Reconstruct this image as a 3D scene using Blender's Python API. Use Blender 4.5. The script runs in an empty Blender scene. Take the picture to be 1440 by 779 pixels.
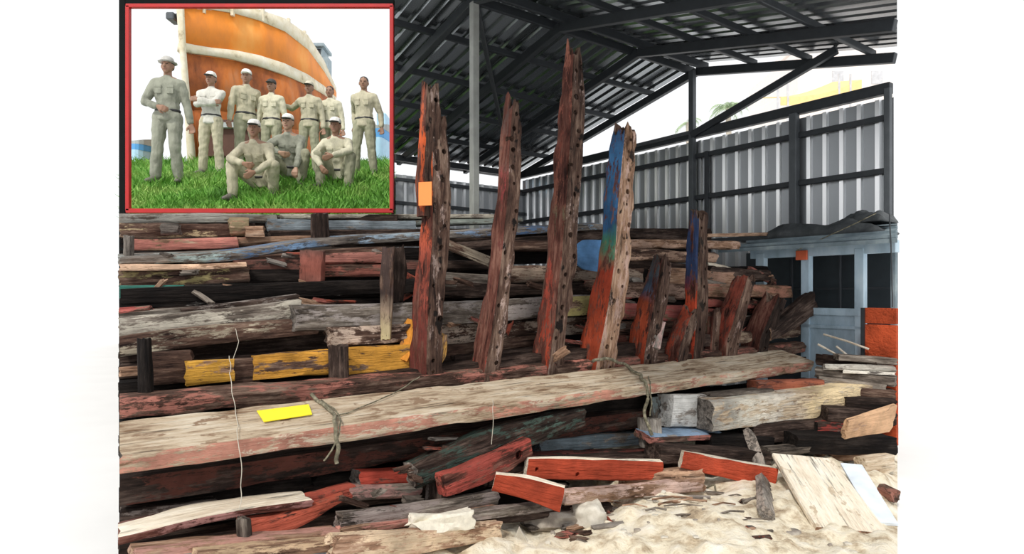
import bpy, bmesh, math, random
from mathutils import Vector, Matrix, noise
random.seed(7)
S = bpy.context.scene
COL = S.collection
PI = math.pi

# ------------------------------------------------------------------ camera, sky, sun, exposure
F = 900.0                      # focal length in pixels of the 1440 px frame
HOR = 410.0                    # pixel row of eye level
EYE = 1.6
cam = bpy.data.cameras.new('camera'); co = bpy.data.objects.new('camera', cam); COL.objects.link(co)
co.location = (0, 0, EYE); co.rotation_euler = (PI/2, 0, 0)
cam.sensor_width = 36; cam.lens = 36*F/1440; cam.shift_y = (HOR-389.5)/1440; cam.clip_start = .05; cam.clip_end = 400
S.camera = co
S.view_settings.view_transform = 'Standard'; S.view_settings.look = 'None'
S.view_settings.exposure = 0.0; S.view_settings.gamma = 1.0; S.view_settings.use_curve_mapping = False
w = bpy.data.worlds.new('overcast'); S.world = w; w.use_nodes = True
bg = w.node_tree.nodes['Background']; bg.inputs[0].default_value = (.97, .985, 1, 1); bg.inputs[1].default_value = 1.06
sun = bpy.data.lights.new('sun', 'SUN'); so = bpy.data.objects.new('sun', sun); COL.objects.link(so)
sun.energy = 2.2; sun.angle = math.radians(6); sun.color = (1, .955, .88)
so.rotation_euler = Vector((-.30, -.62, .74)).to_track_quat('Z', 'Y').to_euler()   # shines from behind the viewer's left shoulder

# ------------------------------------------------------------------ helpers
def V(*a): return Vector(a)
def P(px, py, d):              # a measured point of the photograph at depth d (metres)
    return Vector(((px-720)/F*d, d, EYE-(py-HOR)/F*d))
def Db(px):                    # depth of the great pale beam's front edge
    k = (px-720)/F
    t = (3.0*k+1.84)/(5.03-3.75*k)
    return 3.0+3.75*t
def props(o, label=None, cat=None, group=None, kind=None):
    if label: o['label'] = label
    if cat: o['category'] = cat
    if group: o['group'] = group
    if kind: o['kind'] = kind
    return o
def link(name, me, mats=None, parent=None):
    o = bpy.data.objects.new(name, me); COL.objects.link(o)
    if mats is not None:
        for m in (mats if isinstance(mats, (list, tuple)) else [mats]): me.materials.append(m)
    if parent is not None: o.parent = parent
    return o
def empty(name, loc, label, cat, group=None, rz=0, kind=None):
    o = bpy.data.objects.new(name, None); COL.objects.link(o); o.location = loc; o.rotation_euler = (0, 0, rz)
    o.empty_display_size = .1
    return props(o, label, cat, group, kind)
def shade(me, ang=35):
    me.shade_smooth()
    try: me.set_sharp_from_angle(angle=math.radians(ang))
    except Exception: pass
class MB:                      # collects shapes into ONE mesh
    def __init__(s): s.v = []; s.f = []; s.m = []
    def add(s, vs, fs, m=0):
        b = len(s.v); s.v += [Vector(v) for v in vs]
        for f in fs: s.f.append([i+b for i in f]); s.m.append(m)
    def box(s, c, sx, sy, sz, R=None, m=0):
        R = R or Matrix.Identity(3); c = Vector(c)
        vs = [c+R@Vector((x*sx/2, y*sy/2, z*sz/2)) for x in (-1, 1) for y in (-1, 1) for z in (-1, 1)]
        s.add(vs, [(0,1,3,2),(4,6,7,5),(0,4,5,1),(2,3,7,6),(0,2,6,4),(1,5,7,3)], m)
    def bar(s, a, b, w, h, up=(0,0,1), m=0):
        a, b = Vector(a), Vector(b); L = (b-a); n = L.length; L.normalize()
        up = Vector(up)
        if abs(L.dot(up)) > .98: up = Vector((0, 1, 0))
        N = up.cross(L).normalized(); U = L.cross(N)
        s.box((a+b)/2, n, w, h, Matrix((L, N, U)).transposed(), m)
    def tube(s, pts, r, n=6, m=0):
        pts = [Vector(p) for p in pts]; rings = []
        for i, p in enumerate(pts):
            T = (pts[min(i+1, len(pts)-1)]-pts[max(i-1, 0)]).normalized()
            a = T.cross(Vector((0,0,1)) if abs(T.z) < .9 else Vector((1,0,0))).normalized(); b = T.cross(a)
            rr = r[i] if isinstance(r, (list, tuple)) else r
            rings.append([p+(a*math.cos(q*2*PI/n)+b*math.sin(q*2*PI/n))*rr for q in range(n)])
        vs = [v for g in rings for v in g]; fs = []
        for i in range(len(pts)-1):
            for q in range(n): fs.append((i*n+q, i*n+(q+1) % n, (i+1)*n+(q+1) % n, (i+1)*n+q))
        fs.append(tuple(range(n-1, -1, -1))); fs.append(tuple((len(pts)-1)*n+q for q in range(n)))
        s.add(vs, fs, m)
    def build(s, name, mats, parent=None, smooth=None, bevel=0, recentre=True):
        me = bpy.data.meshes.new(name); org = Vector((0, 0, 0))
        if recentre and parent is None and s.v:
            lo = [min(v[i] for v in s.v) for i in range(3)]; hi = [max(v[i] for v in s.v) for i in range(3)]
            org = Vector(((lo[0]+hi[0])/2, (lo[1]+hi[1])/2, lo[2]))
        me.from_pydata([v-org for v in s.v], [], s.f)
        for p, m in zip(me.polygons, s.m): p.material_index = m
        bm = bmesh.new(); bm.from_mesh(me); bmesh.ops.recalc_face_normals(bm, faces=bm.faces)
        if bevel: bmesh.ops.bevel(bm, geom=bm.edges[:], offset=bevel, segments=1, affect='EDGES', clamp_overlap=True)
        bm.to_mesh(me); bm.free()
        if smooth: shade(me, smooth)
        o = link(name, me, mats, parent); o.location = org
        if parent is not None and parent.parent is None and False: pass
        return o

# ------------------------------------------------------------------ materials
def nt(name):
    m = bpy.data.materials.new(name); m.use_nodes = True; t = m.node_tree; b = t.nodes['Principled BSDF']
    return m, t, b
def N_(t, kind, **kw):
    n = t.nodes.new(kind)
    for k, v in kw.items(): setattr(n, k, v)
    return n
def c4(c): return (c[0], c[1], c[2], 1)
def plain(name, col, rough=.6, metal=0, var=.12, scale=9, bump=.15):
    m, t, b = nt(name)
    tc = N_(t, 'ShaderNodeTexCoord'); n = N_(t, 'ShaderNodeTexNoise'); n.inputs['Scale'].default_value = scale; n.inputs['Detail'].default_value = 5
    t.links.new(tc.outputs['Object'], n.inputs['Vector'])
    r = N_(t, 'ShaderNodeValToRGB')
    r.color_ramp.elements[0].position = .3; r.color_ramp.elements[1].position = .7
    r.color_ramp.elements[0].color = c4([x*(1-var) for x in col]); r.color_ramp.elements[1].color = c4([min(1, x*(1+var)) for x in col])
    t.links.new(n.outputs['Fac'], r.inputs['Fac']); t.links.new(r.outputs['Color'], b.inputs['Base Color'])
    b.inputs['Roughness'].default_value = rough; b.inputs['Metallic'].default_value = metal
    if bump:
        bp = N_(t, 'ShaderNodeBump'); bp.inputs['Strength'].default_value = bump; bp.inputs['Distance'].default_value = .01
        t.links.new(n.outputs['Fac'], bp.inputs['Height']); t.links.new(bp.outputs['Normal'], b.inputs['Normal'])
    return m
def blotch(name, stops, scale=4, stretch=(1,1,1), rough=.8, bump=.3, detail=8, dist=.01):
    m, t, b = nt(name)
    tc = N_(t, 'ShaderNodeTexCoord'); mp = N_(t, 'ShaderNodeMapping'); mp.inputs['Scale'].default_value = stretch
    n = N_(t, 'ShaderNodeTexNoise'); n.inputs['Scale'].default_value = scale; n.inputs['Detail'].default_value = detail; n.inputs['Roughness'].default_value = .65
    t.links.new(tc.outputs['Object'], mp.inputs['Vector']); t.links.new(mp.outputs['Vector'], n.inputs['Vector'])
    r = N_(t, 'ShaderNodeValToRGB'); e = r.color_ramp.elements
    e[0].position, e[0].color = stops[0][0], c4(stops[0][1]); e[1].position, e[1].color = stops[-1][0], c4(stops[-1][1])
    for p, c in stops[1:-1]:
        q = e.new(p); q.color = c4(c)
    t.links.new(n.outputs['Fac'], r.inputs['Fac']); t.links.new(r.outputs['Color'], b.inputs['Base Color'])
    b.inputs['Roughness'].default_value = rough
    bp = N_(t, 'ShaderNodeBump'); bp.inputs['Strength'].default_value = bump; bp.inputs['Distance'].default_value = dist
    t.links.new(n.outputs['Fac'], bp.inputs['Height']); t.links.new(bp.outputs['Normal'], b.inputs['Normal'])
    return m
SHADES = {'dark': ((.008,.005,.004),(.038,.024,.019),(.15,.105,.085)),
          'brown': ((.014,.007,.006),(.092,.052,.038),(.29,.20,.15)),
          'redbrown': ((.018,.006,.005),(.115,.040,.029),(.27,.135,.10)),
          'grey': ((.025,.019,.016),(.155,.127,.105),(.42,.37,.315)),
          'ash': ((.05,.042,.037),(.24,.21,.185),(.54,.49,.43)),
          'pale': ((.24,.14,.08),(.68,.54,.385),(.89,.79,.64)),
          'tan': ((.06,.03,.018),(.33,.195,.125),(.62,.44,.32)),
          'cream': ((.66,.55,.42),(.83,.74,.60),(.91,.85,.75)),
          'black': ((.003,.002,.002),(.010,.007,.006),(.035,.027,.023))}  # near-black; in the filler timbers it stands in for shade
_wood = {}
def wood(shadename, paint=None, cover=.55, fine=1.0, spots=None):
    """Weathered grain along local x; paint = colour or [(position along the length, colour), ...]; cover = share still painted."""
    key = (shadename, repr(paint), cover, fine, repr(spots))
    if key in _wood: return _wood[key]
    A, B, C = SHADES[shadename]
    m, t, b = nt('weathered_'+shadename+('_painted' if paint else '')); L = t.links.new
    tc = N_(t, 'ShaderNodeTexCoord'); oi = N_(t, 'ShaderNodeObjectInfo')
    ml = N_(t, 'ShaderNodeMath', operation='MULTIPLY'); ml.inputs[1].default_value = 37.0; L(oi.outputs['Random'], ml.inputs[0])
    cx = N_(t, 'ShaderNodeCombineXYZ')
    for i in range(3): L(ml.outputs[0], cx.inputs[i])
    ad = N_(t, 'ShaderNodeVectorMath', operation='ADD'); L(tc.outputs['Object'], ad.inputs[0]); L(cx.outputs[0], ad.inputs[1])
    def nz(sc, scale, detail=7, rough=.65):
        mp = N_(t, 'ShaderNodeMapping'); mp.inputs['Scale'].default_value = sc; L(ad.outputs[0], mp.inputs['Vector'])
        n = N_(t, 'ShaderNodeTexNoise'); n.inputs['Scale'].default_value = scale; n.inputs['Detail'].default_value = detail; n.inputs['Roughness'].default_value = rough
        L(mp.outputs['Vector'], n.inputs['Vector']); return n.outputs['Fac']
    grain = nz((.10, 1, 1), 38*fine, 6, .7); big = nz((.35, 1, 1), 5.5, 6, .7); crack = nz((.07, 1, 1), 34, 5, .62)
    mx = N_(t, 'ShaderNodeMix'); mx.data_type = 'FLOAT'; mx.inputs[0].default_value = .55; L(grain, mx.inputs[2]); L(big, mx.inputs[3])
    r = N_(t, 'ShaderNodeValToRGB'); e = r.color_ramp.elements
    e[0].position, e[0].color = .385, c4(A); e[1].position, e[1].color = .63, c4(C); q = e.new(.5); q.color = c4(B)
    L(mx.outputs[0], r.inputs['Fac']); colr = r.outputs['Color']
    # per-board brightness difference
    hv = N_(t, 'ShaderNodeHueSaturation'); mr = N_(t, 'ShaderNodeMapRange'); mr.inputs[3].default_value = .78; mr.inputs[4].default_value = 1.2
    L(oi.outputs['Random'], mr.inputs[0]); L(mr.outputs[0], hv.inputs['Value']); L(colr, hv.inputs['Color']); colr = hv.outputs['Color']
    cr = N_(t, 'ShaderNodeMapRange'); cr.inputs[1].default_value = .30; cr.inputs[2].default_value = .43; cr.inputs[3].default_value = .22; cr.inputs[4].default_value = 1; L(crack, cr.inputs[0])
    cm = N_(t, 'ShaderNodeMix'); cm.data_type = 'RGBA'; cm.blend_type = 'MULTIPLY'; cm.inputs[0].default_value = 1; L(colr, cm.inputs[6]); L(cr.outputs[0], cm.inputs[7]); colr = cm.outputs[2]
    if spots:
        sp = nz((.6, 1, 1), 9, 5, .6); rr = N_(t, 'ShaderNodeMapRange'); rr.inputs[1].default_value = .585; rr.inputs[2].default_value = .63; L(sp, rr.inputs[0])
        mm = N_(t, 'ShaderNodeMix'); mm.data_type = 'RGBA'; L(rr.outputs[0], mm.inputs[0]); L(colr, mm.inputs[6]); mm.inputs[7].default_value = c4(spots); colr = mm.outputs[2]
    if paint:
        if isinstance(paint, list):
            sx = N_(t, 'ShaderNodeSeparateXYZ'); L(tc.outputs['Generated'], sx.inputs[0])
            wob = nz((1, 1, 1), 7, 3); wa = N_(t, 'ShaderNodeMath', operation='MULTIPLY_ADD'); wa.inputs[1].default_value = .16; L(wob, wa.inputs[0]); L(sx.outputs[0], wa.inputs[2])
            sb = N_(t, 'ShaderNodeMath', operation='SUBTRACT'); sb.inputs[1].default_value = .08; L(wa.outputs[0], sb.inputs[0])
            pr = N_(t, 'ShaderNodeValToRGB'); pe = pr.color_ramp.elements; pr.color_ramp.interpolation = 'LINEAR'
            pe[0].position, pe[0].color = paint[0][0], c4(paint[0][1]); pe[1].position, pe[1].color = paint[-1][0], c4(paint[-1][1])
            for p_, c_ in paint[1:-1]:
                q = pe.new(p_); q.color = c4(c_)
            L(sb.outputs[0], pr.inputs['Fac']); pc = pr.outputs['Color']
        else:
            rg = N_(t, 'ShaderNodeRGB'); rg.outputs[0].default_value = c4(paint); pc = rg.outputs[0]
        pn = nz((1, 1, 1), 3.2, 4); hp = N_(t, 'ShaderNodeHueSaturation'); mr2 = N_(t, 'ShaderNodeMapRange'); mr2.inputs[1].default_value = .3; mr2.inputs[2].default_value = .7; mr2.inputs[3].default_value = .5; mr2.inputs[4].default_value = 1.3
        L(pn, mr2.inputs[0]); L(mr2.outputs[0], hp.inputs['Value']); L(pc, hp.inputs['Color'])
        chip = nz((.28, 1, 1), 11, 8, .72); thr = .5+(cover-.5)*.45
        ms = N_(t, 'ShaderNodeMapRange'); ms.inputs[1].default_value = thr-.02; ms.inputs[2].default_value = thr+.025; ms.inputs[3].default_value = 1; ms.inputs[4].default_value = 0; L(chip, ms.inputs[0])
        fl = nz((.30, 1, 1), 42, 6, .75); mf = N_(t, 'ShaderNodeMapRange'); mf.inputs[1].default_value = thr+.055; mf.inputs[2].default_value = thr+.10; mf.inputs[3].default_value = 1; mf.inputs[4].default_value = .1; L(fl, mf.inputs[0])
        mq = N_(t, 'ShaderNodeMath', operation='MULTIPLY'); L(ms.outputs[0], mq.inputs[0]); L(mf.outputs[0], mq.inputs[1])
        mm = N_(t, 'ShaderNodeMix'); mm.data_type = 'RGBA'; L(mq.outputs[0], mm.inputs[0]); L(colr, mm.inputs[6]); L(hp.outputs['Color'], mm.inputs[7]); colr = mm.outputs[2]
    L(colr, b.inputs['Base Color']); b.inputs['Roughness'].default_value = .85; b.inputs['Specular IOR Level'].default_value = .18
    bs = N_(t, 'ShaderNodeMath', operation='ADD'); L(mx.outputs[0], bs.inputs[0]); L(crack, bs.inputs[1])
    bp = N_(t, 'ShaderNodeBump'); bp.inputs['Strength'].default_value = 1; bp.inputs['Distance'].default_value = .03
    L(bs.outputs[0], bp.inputs['Height']); L(bp.outputs['Normal'], b.inputs['Normal'])
    _wood[key] = m; return m
RED = (.38,.05,.026); ORED = (.52,.095,.03); PINK = (.55,.17,.13); BLUE = (.055,.16,.36); PBLUE = (.30,.48,.66); YEL = (.66,.36,.07)
TEAL = (.05,.19,.15); GREEN = (.10,.17,.13); DRED = (.22,.028,.02); WHITE = (.80,.78,.74)
# ------------------------------------------------------------------ timber builder
_seed = [11.3]
def timber_mesh(pts, secs, ref=None, roll=0.0, amp=.009, chip=.02, jag=.02, bow=.0, mats=None, step=.045, kk=5, root_end=False):
    """pts = centre line (world), secs = (depth, height) at each; returns mesh in local axes (x along) and its matrix."""
    pts = [Vector(p) for p in pts]; n = len(pts)
    _seed[0] += 3.71; sd = Vector((_seed[0], _seed[0]*.37, -_seed[0]*.71))
    L0 = (pts[-1]-pts[0]); Ln = L0.length; L = L0.normalized()
    if ref is None:
        N = Vector((-L.y, L.x, 0))
        if N.length < .2: N = Vector((0, 1, 0))
        if N.y < 0: N = -N
    else: N = Vector(ref)
    N = (N-L*N.dot(L)).normalized(); U = L.cross(N)
    N2 = N*math.cos(roll)+U*math.sin(roll); U2 = L.cross(N2)
    R = Matrix((L, N2, U2)).transposed(); Rt = R.transposed()
    org = (pts[0]+pts[-1])/2
    lp = [Rt@(p-org) for p in pts]
    cum = [0]
    for i in range(1, n): cum.append(cum[-1]+(lp[i]-lp[i-1]).length)
    nx = max(10, min(110, int(cum[-1]/step)))
    def at(u):
        s = u*cum[-1]
        i = 0
        while i < n-2 and s > cum[i+1]: i += 1
        f = (s-cum[i])/max(1e-6, cum[i+1]-cum[i])
        p1, p2 = lp[i], lp[i+1]; p0 = lp[i-1] if i > 0 else p1*2-p2; p3 = lp[i+2] if i+2 < n else p2*2-p1
        f2, f3 = f*f, f*f*f
        c = .5*((2*p1)+(p2-p0)*f+(2*p0-5*p1+4*p2-p3)*f2+(3*p1-p0-3*p2+p3)*f3)
        a, b = secs[i], secs[min(i+1, len(secs)-1)]
        return c, a[0]+(b[0]-a[0])*f, a[1]+(b[1]-a[1])*f
    ring = []
    for j in range(4):
        for i in range(kk):
            q = -1+2*i/kk
            ring.append([(-1, q, 0), (q, 1, 1), (1, -q, 2), (-q, -1, 3)][j]+(i == 0,))
    # side ids: 0 front (-N), 1 top (+U), 2 back, 3 bottom
    m_ = len(ring); vs = []; fs = []; mi = []
    for ix in range(nx+1):
        u = ix/nx; c, dp, hh = at(u)
        if bow: c = c+Vector((0, noise.noise(sd+Vector((u*2.1, 0, 0)))*bow, noise.noise(sd+Vector((0, u*2.1, 5)))*bow))
        e0 = max(0, 1-ix/2.5) if ix < 3 else 0; e1 = max(0, 1-(nx-ix)/2.5) if nx-ix < 3 else 0
        for (a, b, sid, corner) in ring:
            y, z = a*dp/2, b*hh/2
            q = Vector((c.x*1.6, y*7, z*7))+sd
            d = noise.noise(q)*amp+noise.noise(Vector((c.x*5, y*22, z*22))-sd)*amp*.6
            if corner: d -= .004+max(0, noise.noise(Vector((c.x*4.5, a*3, b*3))+sd)+.1)*chip
            r = math.hypot(y, z) or 1
            yy, zz = y*(1+d/r*1.3), z*(1+d/r*1.3)
            x = c.x
            if e0: x -= (0 if root_end else 1)*(noise.noise(Vector((y*17, z*17, 3))+sd)*jag+noise.noise(Vector((y*60, z*60, 9))+sd)*jag*.7)*e0
            if e1: x += (noise.noise(Vector((y*17, z*17, 7))-sd)*jag+noise.noise(Vector((y*60, z*60, 1))-sd)*jag*.7)*e1
            vs.append(Vector((x, c.y+yy, c.z+zz)))
    for ix in range(nx):
        for j in range(m_):
            k2 = (j+1) % m_
            fs.append((ix*m_+j, ix*m_+k2, (ix+1)*m_+k2, (ix+1)*m_+j)); mi.append(ring[j][2])
    for end in (0, nx):
        base = end*m_; cen = sum((vs[base+j] for j in range(m_)), Vector())/m_
        o1 = len(vs)
        for j in range(m_):
            p = vs[base+j].lerp(cen, .5); p.x += noise.noise(p*40+sd)*jag*.6; vs.append(p)
        cen.x += noise.noise(cen*30+sd)*jag; vs.append(cen); ci = len(vs)-1
        for j in range(m_):
            k2 = (j+1) % m_
            q = (base+j, base+k2, o1+k2, o1+j); tr = (o1+j, o1+k2, ci)
            if end == 0: q = q[::-1]; tr = tr[::-1]
            fs.append(q); mi.append(4); fs.append(tr); mi.append(4)
    me = bpy.data.meshes.new('timber'); me.from_pydata(vs, [], fs)
    mats = mats or {}
    order = []
    idx = []
    for k in ('f', 't', 'b', 'd', 'e'):
        mm = mats.get(k, mats.get('*'))
        if mm not in order: order.append(mm)
        idx.append(order.index(mm))
    for p, s in zip(me.polygons, mi): p.material_index = idx[s]
    bm = bmesh.new(); bm.from_mesh(me); bmesh.ops.recalc_face_normals(bm, faces=bm.faces); bm.to_mesh(me); bm.free()
    shade(me, 38)
    M = Matrix.Translation(org) @ R.to_4x4()
    return me, M, order, (N2, U2, L)
def trim_left(me, M, px):
    """saw the left end off obliquely, where the pile stops"""
    L = M.to_3x3() @ Vector((1, 0, 0)); Mi = M.inverted(); k = (px-720)/F
    for v in me.vertices:
        p = M @ v.co
        if p.x-k*p.y < 0: v.co = Mi @ (p+L*((k*p.y-p.x)/(L.x-k*L.y)))
def cut_holes(me, M, holes):
    """holes = [(world point, world direction, radius, depth)] bored into the mesh."""
    tmp = bpy.data.objects.new('tmp_body', me); COL.objects.link(tmp); tmp.matrix_world = M
    bm = bmesh.new()
    for (p, d, r, dep) in holes:
        q = Vector(d).normalized().to_track_quat('Z', 'Y').to_matrix().to_4x4()
        bmesh.ops.create_cone(bm, cap_ends=True, segments=9, radius1=r, radius2=r, depth=dep*2, matrix=Matrix.Translation(p) @ q)
    cm = bpy.data.meshes.new('tmp_cut'); bm.to_mesh(cm); bm.free()
    cu = bpy.data.objects.new('tmp_cut', cm); COL.objects.link(cu)
    md = tmp.modifiers.new('b', 'BOOLEAN'); md.object = cu; md.operation = 'DIFFERENCE'; md.solver = 'EXACT'
    bpy.context.view_layer.update()
    dg = bpy.context.evaluated_depsgraph_get()
    new = bpy.data.meshes.new_from_object(tmp.evaluated_get(dg))
    bpy.data.objects.remove(tmp); bpy.data.objects.remove(cu); bpy.data.meshes.remove(cm)
    return new
def place_timber(name, label, cat, me, M, order, group=None, parent=None):
    me.name = name
    if not me.materials:
        for m in order: me.materials.append(m)
    o = bpy.data.objects.new(name, me); COL.objects.link(o); o.matrix_world = M
    return props(o, label, cat, group)
def T(name, label, pts, h, dep, mat, roll=0, cat='timber', group=None, abs_d=False, centre=False, ref=None, holes=None, **kw):
    """pts = [(px, py, offset behind the great beam or depth)], h = height in px there (one or per point), dep = metres front to back."""
    W = []; S_ = []; n = len(pts)
    hs = h if isinstance(h, (list, tuple)) else None
    for i, (px, py, off) in enumerate(pts):
        d = off if abs_d else Db(px)+off
        if py > 590 and px > 600: d = min(d, .985*(EYE-.03)*F/(py+(hs[i] if hs else h)*.5-HOR))
        W.append(P(px, py, d))
        dd = dep[i] if isinstance(dep, (list, tuple)) else dep
        if hs: S_.append((dd, hs[i]*d/F))
        else:
            d0 = pts[0][2] if abs_d else Db(pts[0][0])+pts[0][2]
            S_.append((dd, h*d0/F))
    if not centre:
        L = (W[-1]-W[0]).normalized(); N = Vector((-L.y, L.x, 0))
        if ref is not None: N = Vector(ref)
        elif N.length < .2: N = Vector((0, 1, 0))
        if N.y < 0: N = -N
        N.normalize()
        W = [p+N*(s[0]/2) for p, s in zip(W, S_)]
    mats = mat if isinstance(mat, dict) else {'*': mat}
    me, M, order, fr = timber_mesh(W, S_, ref=ref, roll=math.radians(roll), mats=mats, **kw)
    if pts[0][0] <= 170 and ref is None: trim_left(me, M, 167+random.uniform(-1.5, 2.5))
    if holes:
        for m in order: me.materials.append(m)
        me = cut_holes(me, M, [(p, d, r, dp) for (p, d, r, dp) in holes(fr)])
    return place_timber(name, label, cat, me, M, order, group)
# ------------------------------------------------------------------ ground and the grassy bank
M_CONC = blotch('pale_concrete', [(.3, (.88,.88,.875)), (.7, (.92,.92,.915))], scale=1.3, rough=.9, bump=.05)
M_SAND = blotch('sand', [(.28, (.20,.14,.09)), (.38, (.52,.41,.28)), (.48, (.82,.73,.56)), (.72, (.95,.91,.82))], scale=5.5, rough=.95, bump=1, dist=.05, detail=12)
M_STEEL = plain('grey_steel', (.085,.095,.105), .5, .3)
M_STEELD = plain('dark_steel', (.035,.04,.046), .5, .3)
M_POST = plain('dull_green_grey_paint', (.30,.31,.29), .55, .2)
m, t, b = nt('zinc_sheet')
b.inputs['Base Color'].default_value = (.36,.38,.40,1); b.inputs['Metallic'].default_value = .75; b.inputs['Roughness'].default_value = .36; M_ZINC = m
m, t, b = nt('lit_zinc_rib'); b.inputs['Base Color'].default_value = (.93,.94,.95,1); b.inputs['Metallic'].default_value = 1; b.inputs['Roughness'].default_value = .28; M_RIBZ = m  # brighter colour stands in for glints on the sheet ribs
m, t, b = nt('roof_sheet')
b.inputs['Base Color'].default_value = (.25,.27,.29,1); b.inputs['Metallic'].default_value = .9; b.inputs['Roughness'].default_value = .24; M_ROOF = m

g = MB(); g.add([(-60,-20,0),(60,-20,0),(60,90,0),(-60,90,0)], [(0,1,2,3)])
props(g.build('floor', M_CONC, recentre=False), kind='structure')

def hill_z(d, px=360):
    T_ = [(6.95,2.30),(7.5,2.56),(8.0,2.756),(8.8,3.07),(9.9,3.36),(10.6,3.51),(11.5,3.74),(12.5,4.12),(13.1,4.16),(20,4.16)]
    for (a, za), (b_, zb) in zip(T_, T_[1:]):
        if d <= b_: return za+(zb-za)*max(0, (d-a)/(b_-a))
    return 4.16
M_EARTH = blotch('turf', [(.3, (.035,.10,.015)), (.5, (.075,.21,.03)), (.7, (.19,.30,.07))], scale=3, rough=.95, bump=.5, dist=.03)
nx, ny = 40, 60
hv = []; hf = []
for j in range(ny+1):
    d = 6.95+(20-6.95)*(j/ny)**1.6
    for i in range(nx+1):
        px = 172+(550-172)*i/nx
        hv.append(((px-720)/F*d, d, hill_z(d)+.02*noise.noise(Vector((px*.03, d*3, 0)))))
for j in range(ny):
    for i in range(nx): hf.append((j*(nx+1)+i, j*(nx+1)+i+1, (j+1)*(nx+1)+i+1, (j+1)*(nx+1)+i))
edge = [i for i in range(nx+1)]+[j*(nx+1)+nx for j in range(1, ny+1)]+[ny*(nx+1)+i for i in range(nx-1, -1, -1)]+[j*(nx+1) for j in range(ny-1, 0, -1)]
b0 = len(hv)
for e in edge: hv.append((hv[e][0], hv[e][1], 0))
for q in range(len(edge)):
    r = (q+1) % len(edge); hf.append((edge[q], edge[r], b0+r, b0+q))
M_SOIL = plain('dark_soil', (.035,.024,.018), .95)
g = MB(); g.add(hv, hf); g.m = [0]*(nx*ny)+[1]*len(edge); props(g.build('terrain', [M_EARTH, M_SOIL], recentre=False, smooth=40), kind='structure')
# grass blades on the bank (nobody could count them)
M_GRASS = blotch('grass_blade', [(.3, (.05,.17,.02)), (.5, (.16,.40,.05)), (.7, (.42,.56,.16))], scale=1.4, rough=.7, bump=0)
rg = random.Random(5); g = MB(); vs = []; fs = []
for _ in range(26000):
    d = 7.0+5.9*rg.random()**1.5; px = rg.uniform(174, 549)
    p = Vector(((px-720)/F*d, d, hill_z(d)-.01)); a = rg.uniform(0, 2*PI); hgt = rg.uniform(.05, .15)*(1.25 if noise.noise(p*1.5) > 0 else .8); wd = .007+.008*rg.random()
    s = Vector((math.cos(a), math.sin(a), 0))*wd; ln = Vector((rg.gauss(0,.5), rg.gauss(0,.5), 0))*hgt
    k = len(vs); vs += [p-s, p+s, p+ln*.45+s*.7+Vector((0,0,hgt*.6)), p+ln*.45-s*.7+Vector((0,0,hgt*.6)), p+ln+Vector((0,0,hgt))]
    fs += [(k,k+1,k+2,k+3), (k+3,k+2,k+4)]
g.v = vs; g.f = fs; g.m = [0]*len(fs)
go = g.build('grass', M_GRASS, recentre=False); props(go, 'short green grass on the bank inside the red frame', 'grass', kind='stuff')

# ------------------------------------------------------------------ the shed
U_ = Vector((-.80, -.60, 0)); W_ = Vector((.60, -.80, 0)); COR = Vector((.22, 13.3, 0))   # along the back wall, along the side wall
ZE, ZR, SR = 4.06, 5.0, 4.35       # eave height, ridge height, distance corner -> ridge
def shed(tt, ss, z): return COR+U_*tt+W_*ss+Vector((0, 0, z))
def roof_z(ss): return ZE+(ZR-ZE)*(ss/SR) if ss <= SR else ZR-(ZR-ZE)*((ss-SR)/SR)
def s_at(tt, px):                  # where the line at tt crosses the sight plane of a column
    k = (px-720)/F; p = COR+U_*tt
    return (k*p.y-p.x)/(W_.x-k*W_.y)
def corr_profile(L, pitch, rib, hgt, slope):
    out = []; x = 0
    while x < L:
        for dx, z in ((0,0),(pitch-rib-2*slope,0),(pitch-rib-slope,hgt),(pitch-slope,hgt)):
            if x+dx <= L: out.append((x+dx, z))
        x += pitch
    out.append((L, 0)); return out
# side wall: vertical sheets from the back corner to the end post
WL = 7.16
def wall_sheet(name, a, direc, nrm, L, z0, z1, mat):
    g = MB(); vs = []; fs = []
    for x, h in corr_profile(L, .213, .05, .035, .016):
        q = a+direc*x+nrm*h; vs += [q+Vector((0,0,z0)), q+Vector((0,0,z1))]
    for i in range(len(vs)//2-1): fs.append((2*i, 2*i+2, 2*i+3, 2*i+1))
    g.add(vs, fs); g.m = [0 if i % 4 == 0 else 1 for i in range(len(fs))]; o = g.build(name, [mat, M_RIBZ], recentre=False); return props(o, kind='structure')
NW = Vector((-.80, -.60, 0))       # from the side wall into the shed
NB = Vector((.60, -.80, 0))
wall_sheet('wall_right', COR, W_, NW, WL, 0, 3.90, M_ZINC)
m, t, b = nt('pale_wall_sheet'); b.inputs['Base Color'].default_value = (.62,.65,.68,1); b.inputs['Metallic'].default_value = .3; b.inputs['Roughness'].default_value = .4; M_PSHEET = m
wall_sheet('wall_back', COR, U_, NB, 2.95, 0, 3.72, M_PSHEET)
trim_n = [0]
def steel(a, b_, w_=.08, h_=.10, mat=None, name=None):
    trim_n[0] += 1; g = MB(); g.bar(a, b_, w_, h_); o = g.build(name or 'trim_%d' % trim_n[0], mat or M_STEEL, bevel=.006)
    return props(o, kind='structure')
def w_in(s, z, off=.06): return shed(0, s, z)+NW*off
steel(w_in(-.05, 4.0), w_in(WL, 4.0), .10, .13, M_STEELD)          # eave beam
steel(w_in(-.05, 3.66), w_in(WL, 3.66), .05, .07, M_STEELD)
steel(w_in(0, 3.03), w_in(WL, 3.03), .06, .07, M_STEELD)           # girts
steel(w_in(0, 2.35), w_in(WL, 2.35), .06, .07, M_STEELD)
def b_in(t_, z, off=.07): return shed(t_, 0, z)+NB*off
for z in (3.62, 3.2): steel(b_in(0, z), b_in(2.95, z), .05, .06, M_STEEL)
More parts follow.
